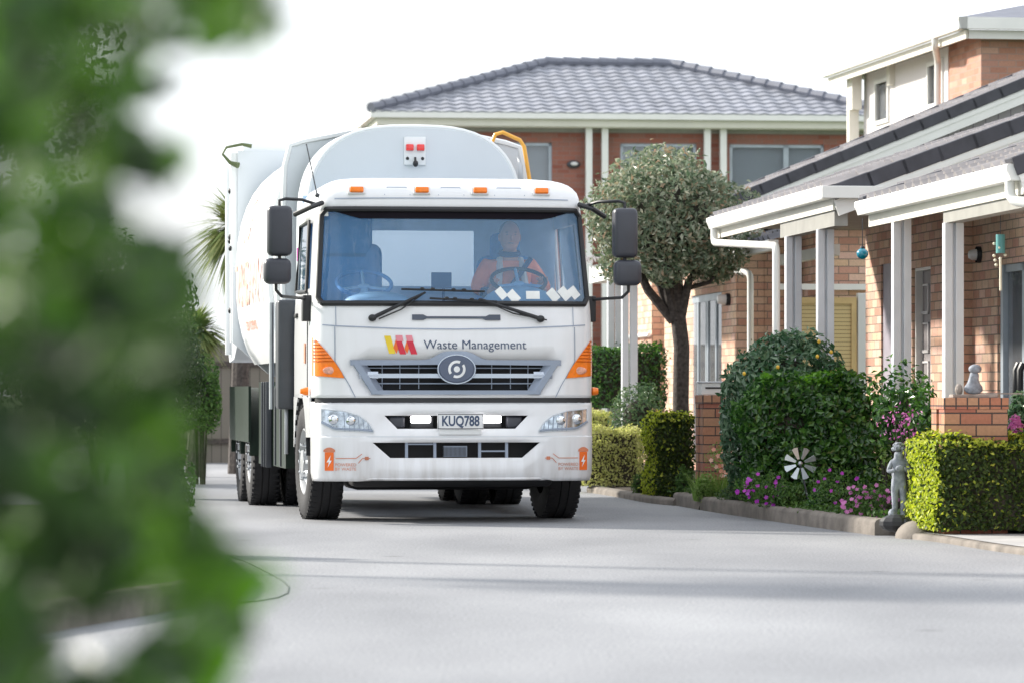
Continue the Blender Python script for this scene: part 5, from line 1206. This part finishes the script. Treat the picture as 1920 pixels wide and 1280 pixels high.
# flowers
def flowers(name, label, cx, cy, rx, ry, d, m, n_, size, base, nb=700):
    o = bush(name, label, cx, cy, rx, ry, d, base, nb, .035, 'flowers', int(cx), .25, .2, core=0, stems=False); s_ = F/d; c = W(cx, cy, d)
    Vs = []; Fs = []; 
    for k in range(n_):
        a = rng.uniform(0, 6.28); q = math.sqrt(rng.uniform(0, 1)); p = np.array([rx/s_*q*math.cos(a), -.06-.10*rng.uniform(), c.z+ry/s_*q*math.sin(a)])
        nrm = np.array([rng.normal(0,.3)-.2, -1, .5+rng.normal(0,.3)]); nrm /= np.linalg.norm(nrm)
        A_ = np.cross(nrm, [0,0,1]); A_ /= np.linalg.norm(A_); B_ = np.cross(nrm, A_)
        i0 = len(Vs); Vs.append(p-nrm*-.004)
        for j in range(10):
            t_ = 2*math.pi*j/10; r_ = size*(1 if j % 2 == 0 else .72)*.5; Vs.append(p+(A_*math.cos(t_)+B_*math.sin(t_))*r_+nrm*.006)
        Fs += [(i0, i0+1+j, i0+1+(j+1) % 10) for j in range(10)]
    me = bpy.data.meshes.new('blossom'); me.from_pydata([tuple(v) for v in Vs], [], Fs); me.materials.append(m); b_ = bpy.data.objects.new('blossom', me); sc.collection.objects.link(b_); b_.parent = o
    return o
flowers('petunia_patch', 'purple petunias along the kerb left of the pinwheel', 1432, 918, 54, 32, 33.15, LM['purple'], 34, .042, LM['mid'])
flowers('petunia_patch', 'few purple blooms low in the dark bush right of the pinwheel', 1560, 905, 46, 38, 31.9, LM['purple'], 11, .036, LM['mid'], 350)
flowers('daisy_patch', 'pale pink flowers along the kerb left of the cherub statue', 1628, 938, 54, 36, 30.7, LM['pink'], 60, .040, LM['mid'], 1100)
flowers('gladiolus', 'salmon pink flower spikes leaning over the grass beside the narrow pier', 1348, 862, 24, 34, 36.2, LM['salmon'], 18, .05, LM['grass'], 200)
bush('pink_shrub', 'soft pink flower cluster at the right edge behind the hedge', 1905, 800, 14, 20, 29.6, LM['pink'], 260, .04, 'flowers', 17, .2, .3, core=0, stems=False)
bush('yellow_weed', 'yellow-green leaf tips poking above the hedge in front of the pier', 1885, 822, 26, 9, 29.2, LM['hedge'], 200, .05, 'plant', 18, .2, .3, core=0, stems=False)
bush('bare_shrub', 'thin orange-green twiggy plant behind the statue', 1665, 880, 22, 50, 31.0, LM['grass'], 130, .045, 'plant', 19, .3, .2, core=0)
def blades(mb_n, n_, rx, ry, hmin, hmax, wd_, lean=.4, seed=1):
    r2 = np.random.default_rng(seed); V = []; Fc = []
    for k in range(n_):
        x, y = r2.uniform(-rx, rx), r2.uniform(-ry, ry); h_ = r2.uniform(hmin, hmax); a = r2.uniform(0, 6.28); l = r2.uniform(0, lean)*h_
        dx_, dy2 = math.cos(a), math.sin(a); px2, py2 = -dy2*wd_/2, dx_*wd_/2; i = len(V)
        for t_ in (0, .5, .85, 1):
            w_ = 1-t_**2; cx, cy, cz = x+dx_*l*t_*t_, y+dy2*l*t_*t_, h_*t_*(1-.25*t_*lean); V += [(cx-px2*w_, cy-py2*w_, cz), (cx+px2*w_, cy+py2*w_, cz)]
        Fc += [(i+2*j, i+2*j+1, i+2*j+3, i+2*j+2) for j in range(3)]
    return np.array(V), np.array(Fc)
c = W(1342, 900, 36.15); gg = thing('grass_clump', 'light green strappy grass clump beside the narrow brick pier', 'plant', (c.x, c.y, .08)); V, Fc = blades('g', 420, .20, .2, .12, .38, .012, .7, 3); leafobj('blade', V, Fc, LM['grass'], gg)
gc = tag(leafobj('ground_cover', *leaves(np.stack([rng.uniform(1.3, 3.3, 5000), np.zeros(5000), rng.uniform(.10, .17, 5000)], 1), np.tile([0, 0, 1.], (5000, 1)), .04, .6, .3, .8), LM['mid'], None), 'low green ground cover spilling over the flower bed', 'ground cover', kind='stuff')
me = gc.data
kk = smooth_pts(bp_, 8)
for i in range(5000):
    j = rng.integers(0, len(kk)); a, b_ = kk[j]; off = rng.uniform(.12, .6)
    base = np.array([a+off*.6+rng.normal(0,.06), b_+off+rng.normal(0,.06)])
    vs = [me.vertices[i*4+q].co for q in range(4)]; mx_ = sum(v.x for v in vs)/4; my_ = sum(v.y for v in vs)/4
    for v in vs: v.x += base[0]-mx_; v.y += base[1]-my_

for k_, (px_a, py_a, rx_a, ry_a, d_a, m_a, lab) in enumerate([(1385, 925, 30, 26, 35.0, 'shrub', 'low grey-green cushion plant next to the grass clump'), (1478, 928, 32, 24, 33.0, 'mid', 'low leafy plant under the left side of the pinwheel'),
        (1545, 935, 30, 24, 32.2, 'dark', 'dark low plant just right of the pinwheel stake'), (1322, 915, 18, 22, 36.0, 'grass', 'bright green tuft at the foot of the narrow brick pier')]):
    bush('low_plant', lab, px_a, py_a, rx_a, ry_a, d_a, LM[m_a], 900, .04, 'plant', 60+k_, .25, .25, core=.3)
# topiary tree
c = W(1252, 422, 42.6); tb_ = W(1278, 775, 42.6)
tt_ = thing('topiary_tree', 'round clipped tree with dark forked trunk beside the terrace houses', 'tree', (tb_.x, 42.6, 0))
cx, cz = c.x-tb_.x, c.z
tr = MB(); tr.tube([(0,0,0),(0,0,.5),(-.01,0,1.0),(.0,0,1.6),(-.04,0,1.95)], [.105,.095,.09,.088,.085], 12)
def W2(px, py): w_ = W(px, py, 42.6); return (w_.x-tb_.x, 0, w_.z)
br3 = MB()
for pts, rr in (([(1262,602),(1215,545),(1180,470),(1165,420)], [.055,.05,.035,.02]), ([(1268,600),(1250,520),(1240,430)], [.09,.06,.03]), ([(1275,600),(1290,530),(1330,470)], [.06,.045,.02]), ([(1272,590),(1270,500),(1285,420)], [.07,.05,.03]), ([(1290,540),(1330,530),(1360,490)], [.03,.022,.012]), ([(1258,600),(1228,500),(1215,420)], [.05,.04,.02])):
    P_ = [Vector(W2(*p)) for p in pts]; P_ = [p+Vector((0, random.uniform(-.3,.3)*(i/len(pts)), 0)) for i, p in enumerate(P_)]; br3.tube(P_, rr, 8)
obj('trunk', tr, M_['bark'], tt_, True); obj('branch', br3, M_['bark'], tt_, True)
P, N = ballpts(15000, (cx, 0, cz), (.90, .88, .82), 21, .14, 5, .5); k = P[:, 2] > cz-.60+.10*np.sin(P[:, 0]*9)
V, Fc = leaves(P[k], N[k], .078, .42, .3, .95); leafobj('crown', V, Fc, LM['topiary'], tt_)
P, N = ballpts(2200, (cx+.45, 0, cz-.42), (.40, .35, .22), 22, .3, 4, .2); V, Fc = leaves(P, N, .055, .5, .3, .8); leafobj('crown', V, Fc, LM['topiary'], tt_)
obj('inner_twigs', MB().ell((cx, .05, cz+.05), (.50,.50,.42), 16, 10), M_['twig'], tt_, True)

# cabbage tree, left background
def cabbage(label, px, py, d, r_):
    c = W(px, py, d); o = thing('cabbage_tree', label, 'tree', (c.x, d, 0)); obj('trunk', MB().tube([(0,0,0),(.05,0,c.z*.6),(0,0,c.z)], [.14,.11,.09], 10), M_['bark'], o, True)
    V = []; Fc = []
    for k in range(520):
        D = rng.normal(0, 1, 3); D /= np.linalg.norm(D); D[2] = D[2]*.9+.1; ln = r_*rng.uniform(.7, 1.1); sd2 = np.cross(D, [0,0,1.]); sd2 /= np.linalg.norm(sd2)+1e-6; i = len(V)
        for t_ in (.05, .5, 1): p = D*ln*t_+np.array([0,0,c.z-.35*ln*t_*t_]); w_ = .028*(1-t_**3); V += [p-sd2*w_, p+sd2*w_]
        Fc += [(i,i+1,i+3,i+2),(i+2,i+3,i+5,i+4)]
    leafobj('crown', np.array(V), np.array(Fc), LM['cabbage'], o)
cabbage('spiky cabbage tree beside the back of the truck', 446, 425, 52, .95)
cabbage('darker spiky cabbage tree low behind the left hedge', 366, 620, 50, .6)
bush('bank_shrub', 'low dark shrub at the foot of the timber fence', 375, 745, 55, 70, 46, LM['mid'], 3500, .06, 'shrub', 44, .2, .35)
def tree(label, X_, d, zc, rx, ry, rz2, n_, leaf, m, seed, trunk=True, tr_=.2, clip=None, tx=None):
    o = thing('garden_tree', label, 'tree', (X_, d, 0)); cl = 14; r2 = np.random.default_rng(seed); Ps = []; Ns = []
    C = []
    for k in range(cl):
        D = r2.normal(0, 1, 3); D /= np.linalg.norm(D); C.append(D*np.array([rx, ry, rz2])*r2.uniform(.4, .8)+np.array([0,0,zc]))
    for c_ in C:
        P_, N_ = ballpts(n_//cl, c_, (rx*.45, ry*.45, rz2*.42), int(r2.integers(1e6)), .2, 3, .3); Ps.append(P_); Ns.append(N_)
    P_ = np.concatenate(Ps); N_ = np.concatenate(Ns)
    if clip is not None: k = clip(P_+np.array([X_, d, 0])); P_, N_ = P_[k], N_[k]
    V, Fc = leaves(P_, N_, leaf, .5, .3, .7); leafobj('crown', V, Fc, m, o)
    tm = MB(); tm.tube([(tx or 0, 0, 0), ((tx or 0)*.8, 0, zc*.5), (0, 0, zc)], [tr_, tr_*.8, tr_*.4], 10)
    for c_ in C: tm.tube([((tx or 0)*.8, 0, zc*.5), Vector(c_)*.6+Vector((0,0,zc*.3)), Vector(c_)], [tr_*.4, tr_*.2, .02], 6)
    obj('trunk', tm, M_['bark'], o, True); return o
# tree on the left verge, whose limbs reach over the road above the frame
def clipA(P_):
    px = 960+P_[:, 0]*F/P_[:, 1]; py = HY-(P_[:, 2]-CH)*F/P_[:, 1]; return (px < 225+25*np.sin(py/40)) | (py < -140)
tree('dark leafy tree on the left verge behind the foreground leaves', -3.9, 24.5, 3.6, 1.7, 1.6, 1.7, 9000, .085, LM['fartree'], 31, tr_=.09, clip=clipA)
tree('tall tree on the left whose limbs spread over the road above', -1.9, 26.5, 6.3, 2.6, 2.4, 1.1, 9000, .12, LM['fartree'], 32, tr_=.10, clip=clipA, tx=-2.2)
bush('left_shrub', 'dark shrub beside the wooden fence on the far left', 250, 690, 110, 150, 40, LM['fartree'], 7000, .08, 'shrub', 41, .15, .4)
bush('verge_hedge', 'yellow-green shrub on the left lawn', 300, 960, 65, 120, 26, LM['mid'], 6000, .05, 'shrub', 42, .12, .4)
bush('far_bush', 'mounded dark bush far behind the left lawn', 190, 640, 190, 190, 46, LM['fartree'], 8000, .1, 'shrub', 43, .15, .4)
for nme in ('left_shrub', 'far_bush'): bpy.data.objects[nme].name = 'dark_bush'
# fence behind, left
fo = thing('timber_fence', 'weathered grey timber fence at the end of the road on the left', 'fence', (-6.5, 60, 0))
obj('fence_board', MB().box(0, 6.2, 0, .03, 0, 1.85), M_['fence'], fo); obj('fence_rail', MB().box(0, 6.2, -.04, -.002, 1.5, 1.58).box(0,6.2,-.04,-.002,.3,.38), M_['bark'], fo)
for k in range(3): obj('fence_post', MB().box(k*2.5, k*2.5+.1, .035, .13, 0, 1.9), M_['bark'], fo)
# far green backdrop trees beyond the houses (left of the truck)
tree('bushy tree beyond the timber fence', -8.5, 70, 2.4, 2.4, 2, 2.0, 6000, .16, LM['fartree'], 51)

# foreground shrub, right in front of the lens
fsb = thing('foreground_shrub', 'very close out-of-focus leafy shrub filling the left edge of the view', 'shrub', (-.75, 2.9, 0))
XT = [(.3,-.40),(.86,-.26),(.893,-.234),(.913,-.205),(.94,-.195),(.975,-.193),(.995,-.222),(1.02,-.245),(1.054,-.242),(1.114,-.238),(1.154,-.240),(1.195,-.238),(1.215,-.255),(1.25,-.256),(1.263,-.248),(1.278,-.236),(1.295,-.250),(1.315,-.264),(1.335,-.245),(1.348,-.226),(1.362,-.20),(1.376,-.170),(1.40,-.188),(1.6,-.22),(1.9,-.4)]
nL = 4000; zz = np.concatenate([rng.uniform(.80, 1.46, nL*3//4), rng.uniform(.25, 1.8, nL//4)]); dd = rng.uniform(2.35, 3.3, len(zz)); nL = len(zz)
zr = CH+(zz-CH)*2.9/dd
xr = np.array([interp(z, XT) for z in zr])*dd/2.9
X_ = xr-.012-rng.uniform(0, 1, nL)**1.3*.60
P = np.stack([X_, dd, zz], 1)-np.array([-.75, 2.9, 0])
# gaps between the shoots
Gp = [((352,28),30),((328,98),26),((432,118),30),((280,400),28),((292,240),22),((222,1175),26),((135,1195),14),((325,1122),36)]
px = 960+(P[:, 0]-.75)*F/(P[:, 1]+2.9); py = HY-(P[:, 2]-CH)*F/(P[:, 1]+2.9); sz = rng.uniform(.034, .066, len(P)); hole = np.zeros(len(P), bool)
for (hx, hy), hr2 in Gp: hole |= (px-hx)**2+(py-hy)**2 < (hr2+sz*.5*F/2.9*.45)**2
P = P[~hole]; sz = sz[~hole]
E1 = np.stack([rng.uniform(.46, .575, 110), rng.uniform(-.45, .1, 110), np.zeros(110)], 1); E1[:, 2] = 1.372+(E1[:, 0]-.5)*.10+rng.normal(0, .007, 110)
E2 = np.stack([rng.uniform(.515, .565, 90), rng.uniform(-.4, .1, 90), rng.uniform(.895, .985, 90)], 1); E2[:, 0] -= .3*np.abs(E2[:, 2]-.955)
P = np.concatenate([P, E1, E2]); sz = np.concatenate([sz, rng.uniform(.025, .04, 200)])
V, Fc = leaves(P, np.tile([-.2, -.5, .7], (len(P), 1)), sz, .55, .25, .55)
leafobj('foliage', V, Fc, LM['fore'], fsb)
st = MB()
for k in range(14):
    x0 = random.uniform(-.3, .2); st.tube([(x0, random.uniform(-.1,.3), 0), (x0+random.uniform(-.1,.12), random.uniform(-.1,.3), .7), (min(.38, x0+random.uniform(-.1,.25)), random.uniform(-.2,.3), 1.45)], [.010,.007,.003], 6)
obj('stem', st, M_['twig'], fsb, True)
tw_ = MB(); tw_.tube([(.3,-.1,1.36),(.45,-.1,1.385),(.56,-.1,1.375)], [.003,.002,.001], 5); obj('twig', tw_, M_['twig'], fsb, True)
# bright hanging sprig low on the right
P = np.array([(-.175,2.62,.965),(-.20,2.6,.975),(-.19,2.65,.955),(-.205,2.62,.93),(-.20,2.66,.91),(-.21,2.6,.895),(-.215,2.64,.885),(-.165,2.6,.975),(-.22,2.7,.96),(-.24,2.7,.95)])
V, Fc = leaves(P, np.tile([.1,-.8,.5], (len(P), 1)), .045, .6, .2, .3); leafobj('young_leaves', V-np.array([-.75,2.9,0]), Fc, leafmat('bright young leaves', [(.10,.26,.01),(.13,.32,.02)], .4, .5), fsb)

# ------------------------------------------------------------------ garden ornaments
# pinwheel
c = W(1500, 868, 32.9); pw = thing('pinwheel', 'silver metal garden windmill with angled blades on a thin stake', 'pinwheel', (c.x, c.y, 0))
obj('stake', MB().tube([(.10,0,.05),(.0,.02,c.z)], .008, 6), M_['dkgrey'], pw, True)
for k in range(8):
    a = R(22+45*k); M2 = Matrix.Translation((0,-.03,c.z)) @ Matrix.Rotation(-a, 4, 'Y') @ Matrix.Rotation(R(22), 4, 'X')
    q = MB().prism([(.04,-.010),(.135,-.032),(.142,0),(.135,.026),(.04,.010)], -.0015, .0015, M2); obj('blade', q, M_['sail'], pw)
obj('hub', MB().ell((0,-.03,c.z), (.02,.02,.02), 12, 8), M_['steel'], pw, True)
# cherub statue
c = W(1690, 970, 29.6); cs2 = thing('cherub_statue', 'weathered grey concrete child statue at the left end of the right-hand hedge', 'statue', (c.x-.03, 29.5, c.z))
fig = [(0,0,.30,.05),(0,0,.36,.045),(0,-.005,.42,.05),(0,0,.465,.028),(0,-.005,.52,.052),
       (-.055,0,.43,.022),(-.085,-.03,.36,.018),(-.03,-.07,.37,.016),(.055,0,.43,.022),(.085,-.03,.36,.018),(.03,-.07,.385,.016),
       (-.03,0,.24,.036),(-.03,-.01,.13,.026),(-.03,0,.04,.02),(-.03,-.045,.025,.018),(.03,0,.24,.036),(.035,-.01,.13,.026),(.03,0,.04,.02),(.03,-.045,.025,.018)]
skin_obj('body', fig, [(0,1),(1,2),(2,3),(3,4),(2,5),(5,6),(6,7),(2,8),(8,9),(9,10),(0,11),(11,12),(12,13),(13,14),(0,15),(15,16),(16,17),(17,18)], M_['stone'], cs2)
hh = MB()
for k in range(26): a = rng.uniform(0, 6.28); b_ = rng.uniform(-.3, 1.2); hh.ell((.040*math.cos(a)*math.cos(b_), .040*math.sin(a)*math.cos(b_)+.008, .535+.04*math.sin(b_)), (.016,.016,.014), 8, 6)
obj('curly_hair', hh, M_['stone'], cs2, True); obj('held_bird', MB().ell((0,-.085,.385), (.035,.02,.025), 12, 8), M_['stone'], cs2, True)
obj('plinth', MB().box(-.07,.07,-.08,.06,-.08,.015,.01), M_['stone'], cs2, True); obj('foot_urn', MB().ell((-.055,-.04,.04), (.03,.03,.035), 10, 8), M_['stone'], cs2, True)
rk = MB().ell((0,0,0), (.13,.10,.07), 10, 7); rk.ell((.07,-.05,-.01), (.06,.05,.05), 8, 6); o = obj('dark_rock', rk, M_['black'], None); o.location = W(1680, 980, 29.2); tag(o, 'shiny black rocks at the foot of the cherub statue', 'rock')
# small figure on the pier
pt_ = UV(0, 0); s1 = thing('pier_statue', 'small squat grey stone figure on top of the brick pier', 'statue', (px_+.24, pd+.2, pz))
obj('base_slab', MB().box(-.17,.17,-.12,.12,0,.025,.006).box(.0,.36,-.02,.05,.026,.036), M_['rock'], s1)
skin_obj('body', [(0,0,.05,.06),(0,0,.10,.055),(0,-.01,.15,.035),(.01,-.02,.195,.045),(-.07,-.02,.05,.03),(.07,-.02,.05,.03)], [(0,1),(1,2),(2,3),(0,4),(0,5)], M_['stone'], s1)
obj('hat', MB().ell((.01,-.015,.215), (.05,.05,.035), 14, 8), M_['stone'], s1, True); obj('side_ornament', MB().ell((-.11,0,.06), (.03,.03,.045), 10, 8), M_['rock'], s1, True)
# terracotta pot
c = W(1635, 918, 30.9); po = thing('plant_pot', 'terracotta bowl half hidden among the pink flowers', 'pot', (c.x, c.y, .10)); h_ = c.z-.1
Mz = Matrix.Rotation(R(-90), 4, 'Y'); obj('bowl', MB().lathe([(.0,0),(.07,0),(.10,h_-.03),(.11,h_-.028),(.112,h_),(.10,h_),(.09,h_-.03),(.0,h_-.03)], Mz.inverted(), 20), M_['terracotta'], po, True); obj('glazed_band', MB().lathe([(.092,h_-.055),(.099,h_-.032)], Mz.inverted(), 20), M_['tealpipe'], po, True)
# hanging bauble and wind chime under the porches
vb = pu(1617, 6.60); zb_ = zof(476, vb, 6.6); bb2 = thing('hanging_bauble', 'round teal glass ball hanging from the porch gutter', 'bauble', UV(6.6, vb, zb_))
obj('ball', MB().ell((0,0,0), (.052,.052,.048), 16, 12), M_['teal'], bb2, True); obj('cap', MB().ell((0,0,.05), (.022,.022,.018), 10, 8), M_['black'], bb2, True); obj('cord', MB().tube([(0,0,.06),(0,0,2.6-zb_)], .004, 5), M_['dkgrey'], bb2)
vb = pu(1876, 6.75); zb_ = zof(470, vb, 6.75); wc = thing('wind_chime', 'teal and shell wind chime hanging in front of the grey sliding door', 'wind chime', UV(6.75, vb, zb_))
obj('chime_tube', MB().tube([(0,0,.12),(0,0,-.02)], .035, 12), M_['tealpipe'], wc, True); sh2 = MB()
for k in range(9): sh2.ell((random.uniform(-.05,.05), random.uniform(-.03,.03), random.uniform(-.12,.10)), (.012,.012,.012), 8, 6)
obj('shell', sh2, M_['pale'], wc, True); obj('pendulum', MB().tube([(0,0,-.05),(0,0,-.30)], .009, 6), M_['pale'], wc, True); obj('cord', MB().tube([(0,0,.12),(0,0,2.6-zb_)], .003, 5), M_['dkgrey'], wc)
rk = MB().ell((0,0,0), (.07,.07,.06), 9, 6); o = obj('rock', rk, M_['rock']); o.location = (*gp_(1228, 938), .05); tag(o, 'rounded brown stone at the foot of the golden hedge', 'rock')
